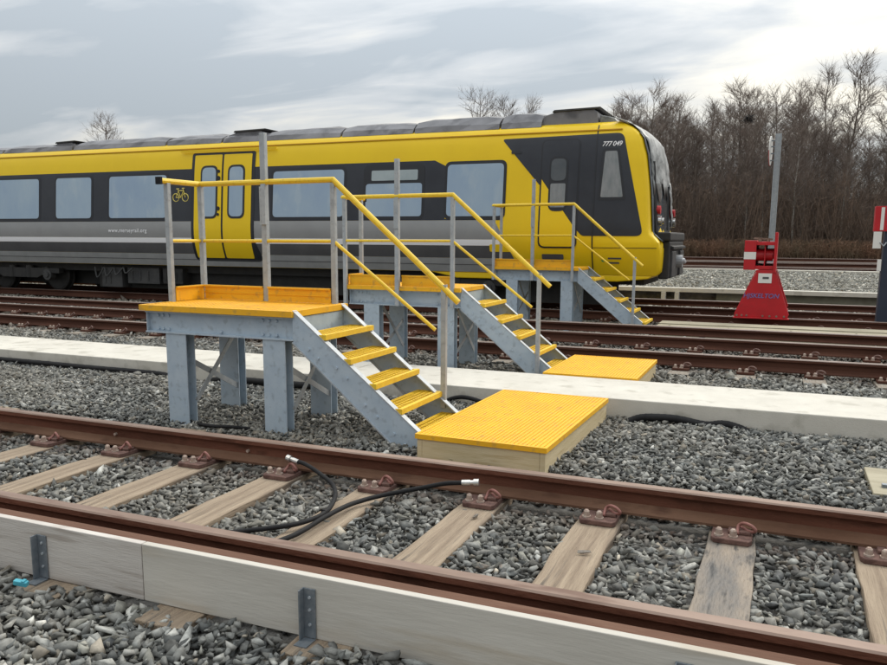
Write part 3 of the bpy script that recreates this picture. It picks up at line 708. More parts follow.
# ------------------------------------------------------------------ red friction buffer stop
def buffer_stop():
    e = empty('buffer_stop', (-.26, 15.9, 0)); tag(e, 'red steel buffer stop with white striped buffer head on the train track', 'buffer stop')
    RD = M['red']
    for (yy, nm) in ((-1.05, 'side_plate'), (1.05, 'side_plate')):
        poly = [(-.44,.19), (.41,.19), (.43,.27), (.17,.98), (.17,1.02), (-.13,1.02), (-.13,.98), (-.44,.27)]
        g = MB(); g.prism(poly, 'y', yy-.012, yy+.012)
        g.bar((.415,yy+.05,.27), (.165,yy+.05,1.0), .10, .014, up=(0,1,0)) if 0 else None
        # flanges along the slanted edges
        for (a, b) in (((.43,.26),(.175,1.0)), ((-.44,.26),(-.135,1.0))):
            g.bar((a[0], yy+.06, a[1]), (b[0], yy+.06, b[1]), .012, .10, up=(1,0,0)) if 0 else g.bar((a[0], yy+.05, a[1]), (b[0], yy+.05, b[1]), .10, .012, up=(1,0,.3))
        g.box(-.46, yy-.06, .185, .44, yy+.08, .205)
        p = g.build(nm, RD, e, bevel=.004)
        g = MB()
        for x in (-.40,-.32,-.24,.02,.13,.24,.36): g.cyl((x, yy-.012, .235), (0,-1,0), .018, .015, 8)
        g.build('bolt', M['rust_top'], p)
    # cross head
    g = MB(); g.box(-.15, -1.05, 1.03, .17, 1.05, 1.09); g.box(-.15, -1.05, 1.44, .17, 1.05, 1.50); g.box(-.02, -1.0, 1.09, .0, 1.0, 1.44); g.build('cross_head', RD, e, bevel=.005)
    g = MB(); g.box(.135, -1.08, .98, .18, 1.05, 1.66); g.build('back_plate', RD, e, bevel=.005)
    # buffer block at the left
    bb = MB(); bb.box(-.34, -1.06, 1.02, -.15, 1.06, 1.20); bb.box(-.34, -1.06, 1.325, -.15, 1.06, 1.52); b1 = bb.build('buffer_head', RD, e, bevel=.006)
    bb = MB(); bb.box(-.343, -1.063, 1.201, -.15, 1.063, 1.324); bb.build('white_stripe', M['white'], b1)
    for y_ in (-.85, .85):
        g = MB(); g.cyl((-.16, y_, 1.27), (1,0,0), .10, .28, 16); g.build('damper', M['red'], e)
    g = MB(); g.cyl((-.10,-1.0,1.50), (0,0,1), .03, .06, 8); g.cyl((.03,-1.0,1.50), (0,0,1), .03, .05, 8); g.bar((-.2,-.98,1.56),(.1,-.98,1.54),.05,.03); g.build('lug', M['rust_top'], e)
    g = MB(); g.box(-.09, -1.069, .80, .125, -1.063, .965); pl = g.build('data_plate', M['white'], e)
    g = MB(); g.box(-.02, -1.073, .87, .08, -1.070, .905); g.build('mark', M['t_grey2'], pl)
    T = Matrix.Translation((-.315, -1.066, .545)) @ Matrix.Rotation(R(90), 4, 'X')
    text_mesh('lettering', 'HJSKELTON', .108, M['blue'], e, T, .2, .003, 1.0)
buffer_stop()

# navy post with red and white board at the right edge
e = empty('marker_post', (1.80, 15.3, 0)); tag(e, 'tall dark navy post with a red and white board at the right edge', 'post')
g = MB(); g.prism([(-.27,-.05),(.30,-.05),(.30,2.10),(-.245,2.10)], 'y', -.10, .14); g.build('post_body', M['navy'], e, bevel=.01)
g = MB(); g.box(-.42,-.135,1.68,.20,-.12,2.09); g.box(-.42,-.12,1.68,-.405,.06,2.09); bd = g.build('red_board', M['red'], e, bevel=.002)
g = MB(); g.box(-.335,-.142,1.70,-.285,-.136,2.07); g.build('white_stripe', M['white'], bd)
g = MB(); g.box(-.42,-.135,1.40,-.30,-.12,1.675); g.build('white_board', M['white'], e)
g = MB(); g.box(-.33,-.13,1.03,-.272,-.105,1.22); g.build('white_tab', M['white'], e)
g = MB(); g.tube([(-.32,-.14,1.50),(-.26,-.15,1.44),(-.22,-.13,1.50)], .012, 6); g.build('hook', M['galv_light'], e)

# far signal pole
e = empty('signal_pole', (-.55, 46, 0)); tag(e, 'grey steel pole with a white disc sign seen edge on, before the wood', 'pole')
g = MB(); g.box(-.15,-.1,-.05,-.12,.1,6.95); g.box(.12,-.1,-.05,.15,.1,6.95); g.box(-.12,-.015,-.05,.12,.015,6.95); g.build('pole', M['galv_light'], e)
g = MB(); g.box(-.3,-.3,-.05,.3,.3,.25); g.build('footing', M['concrete'], e)
g = MB()
ring = [(-.30+ (0), .62*math.cos(a), 6.05+.78*math.sin(a)) for a in np.linspace(0, 2*math.pi, 24, endpoint=False)]
g.prism([(.45*math.cos(a)-.05, 6.10+.75*math.sin(a)) for a in np.linspace(0, 2*math.pi, 28, endpoint=False)], 'x', -.36, -.32); sg = g.build('sign_disc', M['white'], e); sg.rotation_euler[2] = R(-9)
g = MB()
for z in (5.6, 5.95, 6.3, 6.6): g.bar((-.32,-.05,z), (-.14,-.05,z), .06, .06)
g.build('bracket', M['bolt'], sg)
g = MB(); g.prism([(.47*math.cos(a)-.05, 6.09+.77*math.sin(a)) for a in np.linspace(math.pi, 2*math.pi, 14)], 'x', -.352, -.328); g.build('red_rim', M['red'], sg)

# ------------------------------------------------------------------ train
TY = 15.97
PROF = [(.88, 1.185), (1.0, 1.245), (1.15, 1.31), (1.3, 1.36), (1.45, 1.392), (1.6, 1.402), (1.75, 1.40), (1.9, 1.388), (2.2, 1.362), (2.5, 1.335), (3.0, 1.285), (3.35, 1.225), (3.47, 1.18), (3.56, 1.11), (3.62, .98), (3.67, .70), (3.69, .35), (3.70, 0.0)]
def half(z):
    for i in range(len(PROF)-1):
        if z <= PROF[i+1][0] or i == len(PROF)-2:
            p0 = PROF[max(i-1,0)]; p1 = PROF[i]; p2 = PROF[i+1]; p3 = PROF[min(i+2,len(PROF)-1)]
            if p1[0] > 3.3 or z < PROF[0][0]: return lerp_tab(PROF, z)
            t = (z-p1[0])/(p2[0]-p1[0]); h_ = p2[0]-p1[0]
            m1 = (p2[1]-p0[1])/max(1e-6, p2[0]-p0[0])*h_; m2 = (p3[1]-p1[1])/(p3[0]-p1[0])*h_
            return (2*t**3-3*t*t+1)*p1[1]+(t**3-2*t*t+t)*m1+(-2*t**3+3*t*t)*p2[1]+(t**3-t*t)*m2
EDGE = [(.85,-2.06),(.95,-2.02),(1.48,-2.0),(1.56,-2.10),(1.64,-2.19),(2.4,-2.25),(3.0,-2.33),(3.3,-2.42),(3.45,-2.55),(3.55,-2.70),(3.62,-2.82),(3.71,-3.05)]
def nose_x(dy, z):
    b = .12*(1-min(1, abs(dy)/1.4)**2)
    return lerp_tab(EDGE, z) + b
train = empty('train', (-10, TY, 0)); tag(train, 'long yellow and charcoal passenger train with pale blue windows', 'train')
def TP(x, y, z): return (x+10, y-TY, z)
# body shell
prof = []
zs = [.88,.95,1.05,1.15,1.3,1.45,1.52,1.6,1.7,1.9,2.1,2.3,2.5,2.7,2.85,3.0,3.1,3.2,3.3,3.38,3.45,3.52,3.56,3.60,3.62]
for z in zs: prof.append((-half(z), z))
for hh, z in ((.85,3.645),(.7,3.67),(.5,3.682),(.35,3.69),(.17,3.698),(0,3.70)): prof.append((-hh, z))
prof += [(-a, b) for a, b in reversed(prof[:-1])]
np_ = len(prof); vs = []; fs = []
stations = [-26, -5.0, -3.3, None]
for st in stations:
    for (dy, z) in prof:
        if st is None: vs.append((nose_x(dy, z)-.06, dy, z))
        else: vs.append((min(st, nose_x(dy,z)-.1), dy, z))
for s in range(3):
    for i in range(np_-1): fs.append((s*np_+i, (s+1)*np_+i, (s+1)*np_+i+1, s*np_+i+1))
    fs.append((s*np_+np_-1, (s+1)*np_+np_-1, (s+1)*np_, s*np_))
base = 3*np_
cz = 2.3
rings = [.985, .95, .85, .7, .5, .3, .12]
prev = base
for r in rings:
    o0 = len(vs)
    for (dy, z) in prof:
        a = dy*r; b = cz+(z-cz)*r
        vs.append((nose_x(a, b) - (.02 if r > .98 else 0), a, b))
    for i in range(np_): fs.append((prev+i, o0+i, o0+(i+1)%np_, prev+(i+1)%np_))
    prev = o0
fs.append(tuple(prev+i for i in range(np_))); fs.append(tuple(range(np_-1,-1,-1)))
g = MB(); g.v = [(x+10, y, z) for x, y, z in vs]; g.f = fs; g.mi = [0]*len(fs)
body = g.build('body', M['t_yellow'], train, smooth=True)
body.data.polygons.foreach_set('use_smooth', [True]*len(body.data.polygons))
es = body.modifiers.new('es', 'EDGE_SPLIT'); es.split_angle = R(35)

def round_poly(pts, r, n=5):
    out_ = []; K = len(pts)
    for i in range(K):
        p = Vector(pts[i]); a = Vector(pts[i-1]); b = Vector(pts[(i+1)%K])
        ri = r[i] if isinstance(r, (list, tuple)) else r
        if ri <= 0: out_.append(tuple(p)); continue
        da = (a-p); db = (b-p); ra = min(ri, da.length*.49, db.length*.49)
        A = p+da.normalized()*ra; B = p+db.normalized()*ra
        for k in range(n+1):
            t = k/n; out_.append(tuple(A*(1-t)**2+p*2*t*(1-t)+B*t*t))
    return out_
def rrect(x0, x1, z0, z1, r=.1): return round_poly([(x0,z0),(x1,z0),(x1,z1),(x0,z1)], r)
def panel(name, pts, off, m, parent=train, thick=0.003):
    """panel that follows the side of the body, near side"""
    bm = bmesh.new(); vv = [bm.verts.new((x+10, 0, z)) for x, z in pts]; bm.faces.new(vv)
    zlo = min(p[1] for p in pts); zhi = max(p[1] for p in pts)
    for z in [.9+.06*k for k in range(46)]:
        if zlo+.004 < z < zhi-.004:
            bmesh.ops.bisect_plane(bm, geom=list(bm.verts)+list(bm.edges)+list(bm.faces), plane_co=(0,0,z), plane_no=(0,0,1))
    for v in bm.verts: v.co.y = -half(v.co.z)-off
    r = bmesh.ops.extrude_face_region(bm, geom=list(bm.faces))
    for v in [q for q in r['geom'] if isinstance(q, bmesh.types.BMVert)]: v.co.y -= thick
    bmesh.ops.recalc_face_normals(bm, faces=bm.faces)
    me = bpy.data.meshes.new(name); bm.to_mesh(me); bm.free(); me.materials.append(m)
    me.polygons.foreach_set('use_smooth', [True]*len(me.polygons))
    o = bpy.data.objects.new(name, me); col.objects.link(o); o.parent = parent
    es = o.modifiers.new('es', 'EDGE_SPLIT'); es.split_angle = R(30); return o
XL = -26
panel('window_band', round_poly([(XL,1.875),(-4.93,1.875),(-4.93,1.9),(-6.08,1.9),(-6.08,2.90),(-6.33,3.02),(XL,3.02)], 0), .002, M['t_dark'])
panel('grey_band', round_poly([(XL,1.512),(-4.86,1.512),(-5.06,1.873),(XL,1.873)], 0), .002, M['t_grey'])
panel('white_stripe', [(XL,1.395),(-4.80,1.395),(-4.86,1.51),(XL,1.51)], .003, M['t_white'])
panel('dark_band', [(XL,1.155),(-4.68,1.155),(-4.80,1.393),(XL,1.393)], .002, M['t_grey2'])
panel('sill_band', [(XL,.885),(-4.62,.885),(-4.68,1.153),(XL,1.153)], .004, M['t_light'])
panel('sill_rib', [(XL,1.02),(-4.4,1.02),(-4.4,1.032),(XL,1.032)], .009, M['t_grey2'])
# gutter line under the roof edge
g = MB(); g.bar((XL+10, -1.195, 3.463), (-2.75+10, -1.195, 3.463), .022, .018); g.build('gutter', mat('gutter_orange', (.62,.33,.02), None, rough=.5), train)
def window(x0, x1, z0=1.955, z1=2.905, gl=M['glass'], r=.09):
    w = panel('window', rrect(x0-.055, x1+.055, z0-.06, z1+.06, r+.04), .006, M['gasket'])
    panel('pane', rrect(x0, x1, z0, z1, r), .011, gl, w); return w
for a, b in ((-24.4,-22.6), (-22.1,-20.3), (-18.75,-16.84), (-16.27,-15.15), (-14.59,-12.90), (-10.04,-8.33)): window(a, b)
w = panel('window', rrect(-7.88, -6.53, 1.89, 2.97, .13), .006, M['gasket'])
panel('pane', rrect(-7.82, -6.58, 1.955, 2.60, .07), .011, M['glass'], w)
hp_ = panel('hopper_pane', rrect(-7.70, -6.68, 2.66, 2.86, .03), .011, M['glass_pale'], w)
window(-6.05, -4.91, 1.95, 2.93)
# passenger doors
pd = panel('door_surround', round_poly([(-12.20,1.00),(-10.35,1.00),(-10.52,1.5),(-10.52,3.36),(-12.20,3.36)], [.12,.18,0,.06,.06]), .007, M['gasket'])
for (a, b, c, d_, hinge) in ((-12.12,-11.385,-11.90,-11.53,'l'), (-11.335,-10.60,-11.17,-10.81,'r')):
    dr = panel('door', round_poly([(a,1.07),(b+(.0),1.07),(b,3.31),(a,3.31)], .03), .013, M['t_yellow'])
    ww = panel('window', rrect(c-.045, d_+.045, 1.93, 3.08, .15), .018, M['gasket'], dr)
    panel('pane', rrect(c, d_, 1.975, 3.035, .12), .023, M['glass'], ww)
    if hinge == 'l':
        g = MB()
        for z, rr_ in ((2.95,.035), (2.8,.05), (2.15,.045), (2.02,.03)): g.cyl((-11.46+10, -half(z)-.016, z), (0,-1,0), rr_, .015, 12)
        g.build('door_button', M['gasket'], dr)
g = MB(); g.bar((-12.5+10, -1.265, 3.40), (-10.0+10, -1.265, 3.40), .03, .03); g.build('door_rail', M['t_yellow'], train)
# cab charcoal area with driver's door
cabd = panel('cab_panel', round_poly([(-3.38,1.585),(-2.28,1.585),(-2.72,3.40),(-4.98,3.37)], [.05,.14,.12,.07]), .003, M['t_dark'])
cw = panel('cab_window', round_poly([(-3.12,2.22),(-2.62,2.22),(-2.78,3.13),(-3.07,3.13)], .04), .008, M['gasket'], cabd)
panel('pane', round_poly([(-3.07,2.27),(-2.67,2.27),(-2.81,3.08),(-3.02,3.08)], .03), .012, M['glass_grey'], cw)
# cab door: seams, windows, yellow lower part
sd = panel('cab_door', rrect(-4.20, -3.47, 1.36, 3.33, .12), .008, M['gasket'])
panel('door_upper', round_poly([(-4.17,2.20+.42),(-3.50,1.72),(-3.50,3.30),(-4.17,3.30)], [0,0,.08,.08]), .013, M['t_dark'], sd)
panel('door_lower', round_poly([(-4.17,1.39),(-3.50,1.39),(-3.50,1.71),(-4.17,2.61)], [.1,.1,0,0]), .013, M['t_yellow'], sd)
cw = panel('window', rrect(-4.03, -3.68, 2.03, 3.02, .14), .018, M['gasket'], sd)
panel('pane', rrect(-3.995, -3.715, 2.58, 2.975, .10), .023, M['glass_dark'], cw)
panel('pane', rrect(-3.995, -3.715, 2.10, 2.53, .03), .023, M['glass_grey'], cw)
panel('cab_seam', [(-3.195,.90),(-3.175,.90),(-3.175,3.56),(-3.195,3.56)], .008, M['gasket'])
panel('grille', rrect(-4.13, -3.72, 1.15, 1.25, .02), .008, M['t_grey2'])
panel('nose_seam', [(-3.17,1.37),(-2.04,1.37),(-2.04,1.38),(-3.17,1.38)], .006, M['gasket'])
panel('hatch', rrect(-5.15, -4.73, 1.28, 1.42, .03), .012, M['t_yellow'])
panel('lamp_slot', rrect(-4.78, -4.58, 3.09, 3.14, .02), .012, M['gasket'])
panel('emblem', rrect(-3.02, -2.95, 1.12, 1.18, .03), .006, M['green'])
panel('notice', rrect(-2.90, -2.66, 1.17, 1.20, .0), .006, M['t_grey2']); panel('notice', rrect(-2.90, -2.70, 1.09, 1.12, .0), .006, M['t_grey2'])
def side_text(s, x, z, size, m, shear=0, sp=1.0, tilt=0):
    T = Matrix.Translation((x+10, -half(z)-.010, z)) @ Matrix.Rotation(R(90+tilt), 4, 'X')
    text_mesh('lettering', s, size, m, train, T, shear, .002, sp)
side_text('777 049', -3.09, 3.17, .118, M['t_white'], .25, .9, -9)
side_text('www.merseyrail.org', -14.62, 1.63, .125, M['t_white'], 0, 1.12, 0)
# bicycle symbol
g = MB(); bz = 2.40; bxx = -12.50+10; yb = -half(2.4)-.008
def ringp(cx, cz_, r): return [(cx+r*math.cos(a), yb, cz_+r*math.sin(a)) for a in np.linspace(0, 2*math.pi, 20, endpoint=False)]
for dx in (-.13, .13): g.tube(ringp(bxx+dx, bz, .085), .010, 5, closed=True)
for a, b in (((-.13,0),(-.05,.15)), ((-.05,.15),(.09,.15)), ((.13,0),(.08,.19)), ((-.07,.19),(0,0)), ((0,0),(.09,.15)), ((-.13,0),(0,0)), ((-.11,.19),(-.03,.19)), ((.05,.20),(.12,.20))):
    g.tube([(bxx+a[0], yb, bz+a[1]), (bxx+b[0], yb, bz+b[1])], .009, 5)
g.build('bicycle_symbol', mat('symbol_yellow', (.75,.62,.15), None, rough=.5), train)
# roof covers: crumpled protective sheets over roof equipment
def roof_cover(x0, x1, zc, seed, w=1.02):
    rnd = random.Random(seed); nx_ = max(6, int((x1-x0)/.28)); pf = [(-w-.07,3.575),(-w-.02,3.69),(-w+.14,zc-.05),(-w+.4,zc),(0,zc+.02),(w-.4,zc),(w-.14,zc-.05),(w+.02,3.69),(w+.07,3.575)]
    vs = []; fs = []
    for i in range(nx_+1):
        x = x0+(x1-x0)*i/nx_; endf = .86 if i in (0, nx_) else 1.0
        for j, (dy, z) in enumerate(pf):
            jz = rnd.uniform(-.010,.010) if 0 < j < 8 else 0
            vs.append((x+10+rnd.uniform(-.05,.05)*(0 if i in (0,nx_) else 1), dy+rnd.uniform(-.02,.02)*(0<j<8), 3.585+(z-3.585)*endf+jz*endf))
    k = len(pf)
    for i in range(nx_):
        for j in range(k-1): fs.append((i*k+j, (i+1)*k+j, (i+1)*k+j+1, i*k+j+1))
    fs += [tuple(range(k)), tuple(range((nx_+1)*k-1, nx_*k-1, -1))]
    g = MB(); g.add(vs, fs); return g.build('roof_cover', M['t_roof'], train)
for k, (a, b, z) in enumerate([(-26,-21.5,3.80), (-21.42,-18.3,3.78), (-18.24,-15.95,3.80), (-15.9,-13.1,3.84), (-13.04,-11.55,3.83), (-11.5,-10.4,3.82), (-10.36,-8.55,3.85), (-8.5,-6.9,3.86), (-6.86,-5.1,3.89), (-5.06,-4.28,3.90)]):
    roof_cover(a, b, z, k)
def roof_pod(x0, x1, z):
    g = MB(); x0 += 10; x1 += 10; g.prism([(x0-.1,3.60),(x1+.02,3.60),(x1,z-.05),(x1-.06,z),(x0+.25,z),(x0-.02,z-.07)], 'y', -.97, .97); o = g.build('roof_equipment', M['t_roof'], train, bevel=.015)
    g = MB(); g.prism([(x0+.12,z-.02),(x1+.02,z+.002),(x1+.06,z+.035),(x0+.16,z+.02)], 'y', -1.0, 1.0); g.build('lid', M['t_box'], o, bevel=.008)
roof_pod(-11.4, -10.5, 3.815); roof_pod(-16.7, -16.0, 3.785); roof_pod(-4.22, -3.26, 3.865)
# nose covers
def nose_sheet(name, y0, y1, z0, z1, off, m, ny=14, nz=18, crumple=0, seed=1, ragged=0):
    rnd = random.Random(seed); vs = []; fs = []
    for j in range(nz+1):
        for i in range(ny+1):
            dy = y0+(y1-y0)*i/ny; z = z0+(z1-z0)*j/nz
            if j == 0 and ragged: z += rnd.uniform(-ragged, ragged)
            zc = min(z, 3.70)
            dyc = max(-half(zc)*.985, min(half(zc)*.985, dy)) if zc < 3.6 else dy
            vs.append((nose_x(dyc, zc)+off+rnd.uniform(0, crumple)+10, dyc, zc+ (rnd.uniform(0, crumple*.4))))
    for j in range(nz):
        for i in range(ny): a = j*(ny+1)+i; fs.append((a, a+1, a+ny+2, a+ny+1))
    g = MB(); g.add(vs, fs); o = g.build(name, m, train)
    s = o.modifiers.new('solid', 'SOLIDIFY'); s.thickness = .008; o.data.polygons.foreach_set('use_smooth', [True]*len(o.data.polygons)); return o
nose_sheet('windscreen', -1.24, 1.24, 1.50, 3.40, .03, M['glass_dark'], 36, 60)
nose_sheet('protective_film', -1.14, 1.12, 2.45, 3.69, .033, M['film'], 14, 16, .028, 3, .3)
g = MB(); g.prism([(-3.22+10,3.60),(-2.86+10,3.60),(-2.95+10,3.70),(-3.05+10,3.73),(-3.22+10,3.765)], 'y', -.92, .92); g.build('protective_film', M['film'], train, bevel=.02)
nose_sheet('protective_film', .35, .85, 1.9, 2.6, .045, M['film'], 6, 8, .035, 5, .2)
g = MB(); g.bar((-2.10+10, -1.12, 1.65), (-2.22+10, -1.0, 2.9), .05, .05); g.bar((-2.0+10,-.4,1.7),(-2.05+10,-.15,2.5),.03,.03); g.build('wiper', M['t_black'], train)
for s in (-1, 1):
    g = MB(); g.cyl((-2.12+10, s*1.02, 2.05), (1,0,0), .075, .07, 16); g.build('tail_lamp', M['red'], train)
    g = MB(); g.cyl((-2.11+10, s*.98, 1.86), (1,0,0), .085, .08, 16); g.build('headlamp', M['chrome'], train)
    g = MB(); g.cyl((-2.07+10, s*.80, 1.86), (1,0,0), .06, .06, 16); g.build('headlamp', M['chrome'], train)
# black front fairing, anti-climber and coupler
g = MB(); g.box(-2.04+10, -1.06, .82, -1.86+10, 1.06, 1.50); g.box(-2.3+10, -1.12, 1.50, -1.845+10, 1.12, 1.66); g.build('front_fairing', M['t_black'], train, bevel=.03)
g = MB(); g.prism([(-2.0+10,1.46),(-1.80+10,1.40),(-1.80+10,1.36),(-2.0+10,1.36)], 'y', -.95, .95); g.build('anti_climber', M['t_black'], train)
for y_ in (-.9, .35):
    g = MB(); g.box(-1.92+10, y_, .84, -1.82+10, y_+.55, 1.32); g.build('crash_box', M['t_box'], train, bevel=.02)
g = MB(); g.cyl((-1.92+10, 0, 1.12), (1,0,0), .12, .18, 16); g.tube([(-1.76+10,0,1.12),(-1.72+10,0,1.12),(-1.68+10,0,1.09)], [.07,.06,.02], 12); g.build('coupler', M['t_light'], train)
# skirt under the nose: drooping underside
g = MB(); g.prism([(-6.5+10,.88),(-2.1+10,.88),(-2.2+10,.82),(-2.75+10,.76),(-5.9+10,.76)], 'y', -1.18, 1.18); g.build('skirt', M['t_yellow'], train, bevel=.02)
# underframe
g = MB(); g.box(-16, -.95, .70, 7.7, .95, .90); g.box(-5.6, -.80, .30, 7.2, -.70, .70); g.box(-16, -.5, .34, -5.6, -.4, .70)  # floor frame, plus added black sheets that keep the space below dark
g.build('underframe', M['t_black'], train)
rnd = random.Random(5)
x = -13.9
while x < -3.2:
    if -19.3 < x-10 < -16.3 or -7.6 < x < -7.0: pass
    w_ = rnd.uniform(.35, 1.1)
    if not (-8.9 < x < -5.6 or -8.9 < x+w_ < -5.6):
        g = MB(); zb_ = rnd.uniform(.32, .5); dy = rnd.uniform(-1.14, -1.0); g.box(x, dy, zb_, x+w_, -dy, .80)
        for k in range(rnd.randint(1, 4)): 
            xx = x+w_*(k+.5)/4; g.box(xx, dy-.012, zb_+.08, xx+.05, dy, .72)
        g.build('equipment_box', M['t_box'] if rnd.random() < .55 else M['t_black'], train, bevel=.015)
    x += w_+rnd.uniform(.08, .3)
g = MB()
for k in range(4): g.tube(catmull([(-5.4+k*.3,-1.12,.80),(-5.3+k*.3,-1.16,.55+.04*k),(-5.1+k*.3,-1.13,.8)],6), .018, 6)
g.tube([(-14,-1.1,.62),(-9,-1.12,.60)], .02, 6); g.build('cable', M['t_box'], train)
def bogie(xc):
    b = MB(); b.prism([(xc+10-1.35,.62),(xc+10-.9,.62),(xc+10-.6,.50),(xc+10+.6,.50),(xc+10+.9,.62),(xc+10+1.35,.62),(xc+10+1.35,.74),(xc+10-1.35,.74)], 'y', -1.12, -.98)
    b.box(xc+10-.2, -.98, .5, xc+10+.2, .98, .68)
    b.cyl((xc+10-.3,-1.05,.5),(0,0,1),.10,.3,12); b.cyl((xc+10+.3,-1.05,.5),(0,0,1),.10,.3,12)
    bo = b.build('bogie', M['t_black'], train)
    b = MB(); b.prism([(xc+10-1.35,.62),(xc+10+1.35,.62),(xc+10+1.35,.74),(xc+10-1.35,.74)], 'y', .98, 1.12); b.build('side_frame', M['t_black'], bo)
    for dx in (-.95, .95):
        g = MB(); cx = xc+10+dx; ww = []
        g.tube([(cx,-.82,.58),(cx,-.80,.58),(cx,-.79,.58),(cx,-.68,.58),(cx,-.67,.58),(cx,-.64,.58)], [.36,.405,.405,.40,.43,.43], 28); g.tube([(cx,.64,.58),(cx,.67,.58),(cx,.68,.58),(cx,.79,.58),(cx,.82,.58)], [.43,.43,.40,.405,.36], 28); g.cyl((cx,-.8,.58),(0,1,0),.08,1.6,10)
        wh = g.build('wheel', M['t_black'], bo, smooth=False)
        g = MB(); g.cyl((cx,-.98,.58),(0,-1,0),.14,.16,14); g.cyl((cx,-1.14,.58),(0,-1,0),.07,.03,10); g.cyl((cx-.12,-1.14,.64),(0,-1,0),.015,.02,6); g.build('axle_box', M['t_box'], bo)
        g = MB(); g.tube([(cx-.25,-1.03,.70),(cx-.08,-1.03,.74),(cx,-1.03,.6)],.05,8); g.build('spring', M['t_black'], bo)
bogie(-17.95); bogie(-6.2)

# ------------------------------------------------------------------ bare winter trees
def cone(V, Fc, a, b, ra, rb, n=3):
    a = np.asarray(a, float); b = np.asarray(b, float); d = b-a; d /= (np.linalg.norm(d)+1e-9)
    u = np.cross(d, (0,0,1.)); 
    if np.linalg.norm(u) < 1e-3: u = np.array([1.,0,0])
    u /= np.linalg.norm(u); w = np.cross(d, u); o = len(V)
    for k in range(n):
        c, s = math.cos(2*math.pi*k/n), math.sin(2*math.pi*k/n); V.append(tuple(a+(u*c+w*s)*ra))
    if rb <= 0:
        V.append(tuple(b)); 
        for k in range(n): Fc.append((o+k, o+(k+1)%n, o+n))
    else:
        for k in range(n):
            c, s = math.cos(2*math.pi*k/n), math.sin(2*math.pi*k/n); V.append(tuple(b+(u*c+w*s)*rb))
        for k in range(n): Fc.append((o+k, o+(k+1)%n, o+n+(k+1)%n, o+n+k))
def tree_meshes(seed, h, spread=.22, nb=34, up=.75, start=.2, twig=.009, nsec=10, nter=6, bark=M['bark']):
    r = random.Random(seed); V1_, F1_, V2_, F2_ = [], [], [], []
    pts = []; x = y = 0; lean = (r.uniform(-.04,.04), r.uniform(-.04,.04))
    nseg = 9; r0 = h*.0085+.02
    for i in range(nseg+1):
        t = i/nseg; pts.append((x, y, h*t)); x += r.uniform(-.12,.12)+lean[0]*h/nseg; y += r.uniform(-.12,.12)+lean[1]*h/nseg
    for i in range(nseg): cone(V1_, F1_, pts[i], pts[i+1], r0*(1-i/nseg)+.015, r0*(1-(i+1)/nseg)+.012, 6)
    def at(t):
        f = t*nseg; i = min(int(f), nseg-1); f -= i; return np.array(pts[i])*(1-f)+np.array(pts[i+1])*f
    for b in range(nb):
        t = start+(1-start)*(b+.5)/nb*.98; p = at(t); az = r.uniform(0, 2*math.pi); L_ = h*spread*(1.15-t)*r.uniform(.6,1.25)+.5
        d = np.array([math.cos(az), math.sin(az), up*r.uniform(.7,1.7)]); d /= np.linalg.norm(d)
        q = p; k = 4; rr = .007+.012*(1-t)+L_*.004; path = [q]
        for s in range(k):
            d = d+np.array([r.uniform(-.3,.3), r.uniform(-.3,.3), r.uniform(-.05,.2)]); d /= np.linalg.norm(d)
            q2 = q+d*L_/k; cone(V1_, F1_, q, q2, rr*(1-s/k)+.004, rr*(1-(s+1)/k)+.004, 4); q = q2; path.append(q)
        for s in range(nsec):
            u = r.uniform(.2,1)*k; i = min(int(u), k-1); q = path[i]+(path[i+1]-path[i])*(u-i)
            d2 = d*.8+np.array([r.uniform(-1.1,1.1), r.uniform(-1.1,1.1), r.uniform(-.3,.9)]); d2 /= np.linalg.norm(d2); L2 = L_*r.uniform(.3,.7)+.25
            q2 = q+d2*L2; cone(V2_, F2_, q, q2, twig, twig*.45, 3)
            for w in range(nter):
                v = r.uniform(.2,1); q3 = q+(q2-q)*v; d3 = d2+np.array([r.uniform(-1,1), r.uniform(-1,1), r.uniform(-.5,1.0)]); d3 /= np.linalg.norm(d3)
                cone(V2_, F2_, q3, q3+d3*r.uniform(.25,.75), twig*.75, 0, 3)
    def mk(V, Fc, nm, m):
        me = bpy.data.meshes.new(nm); me.from_pydata(V, [], Fc); me.materials.append(m); return me
    return mk(V1_, F1_, 'trunk', bark), mk(V2_, F2_, 'crown', M['twig'])
variants = [tree_meshes(s, 10, sp, nb, up, st) for s, sp, nb, up, st in ((1,.24,36,.75,.12), (2,.19,38,1.0,.2), (3,.27,40,.55,.1), (4,.15,36,1.1,.3), (5,.22,38,.8,.08), (6,.25,34,.65,.2))]
birches = [tree_meshes(s, 10, sp, 30, 1.2, .35, bark=M['birch']) for s, sp in ((21,.15), (22,.18))]
thin = [tree_meshes(s, 10, .17, 34, .8, .3, twig=.011, nsec=9) for s in (31, 32)]
def plant(ms, x, y, h, rz, label, group=None, zs_=None):
    o = bpy.data.objects.new('bare_tree', ms[0]); col.objects.link(o); o.location = (x, y, -.05); o.scale = (h/10*(zs_ or 1), h/10*(zs_ or 1), h/10); o.rotation_euler[2] = rz
    c = bpy.data.objects.new('crown', ms[1]); col.objects.link(c); c.parent = o
    tag(o, label, 'tree', group); return o
rt = random.Random(42)
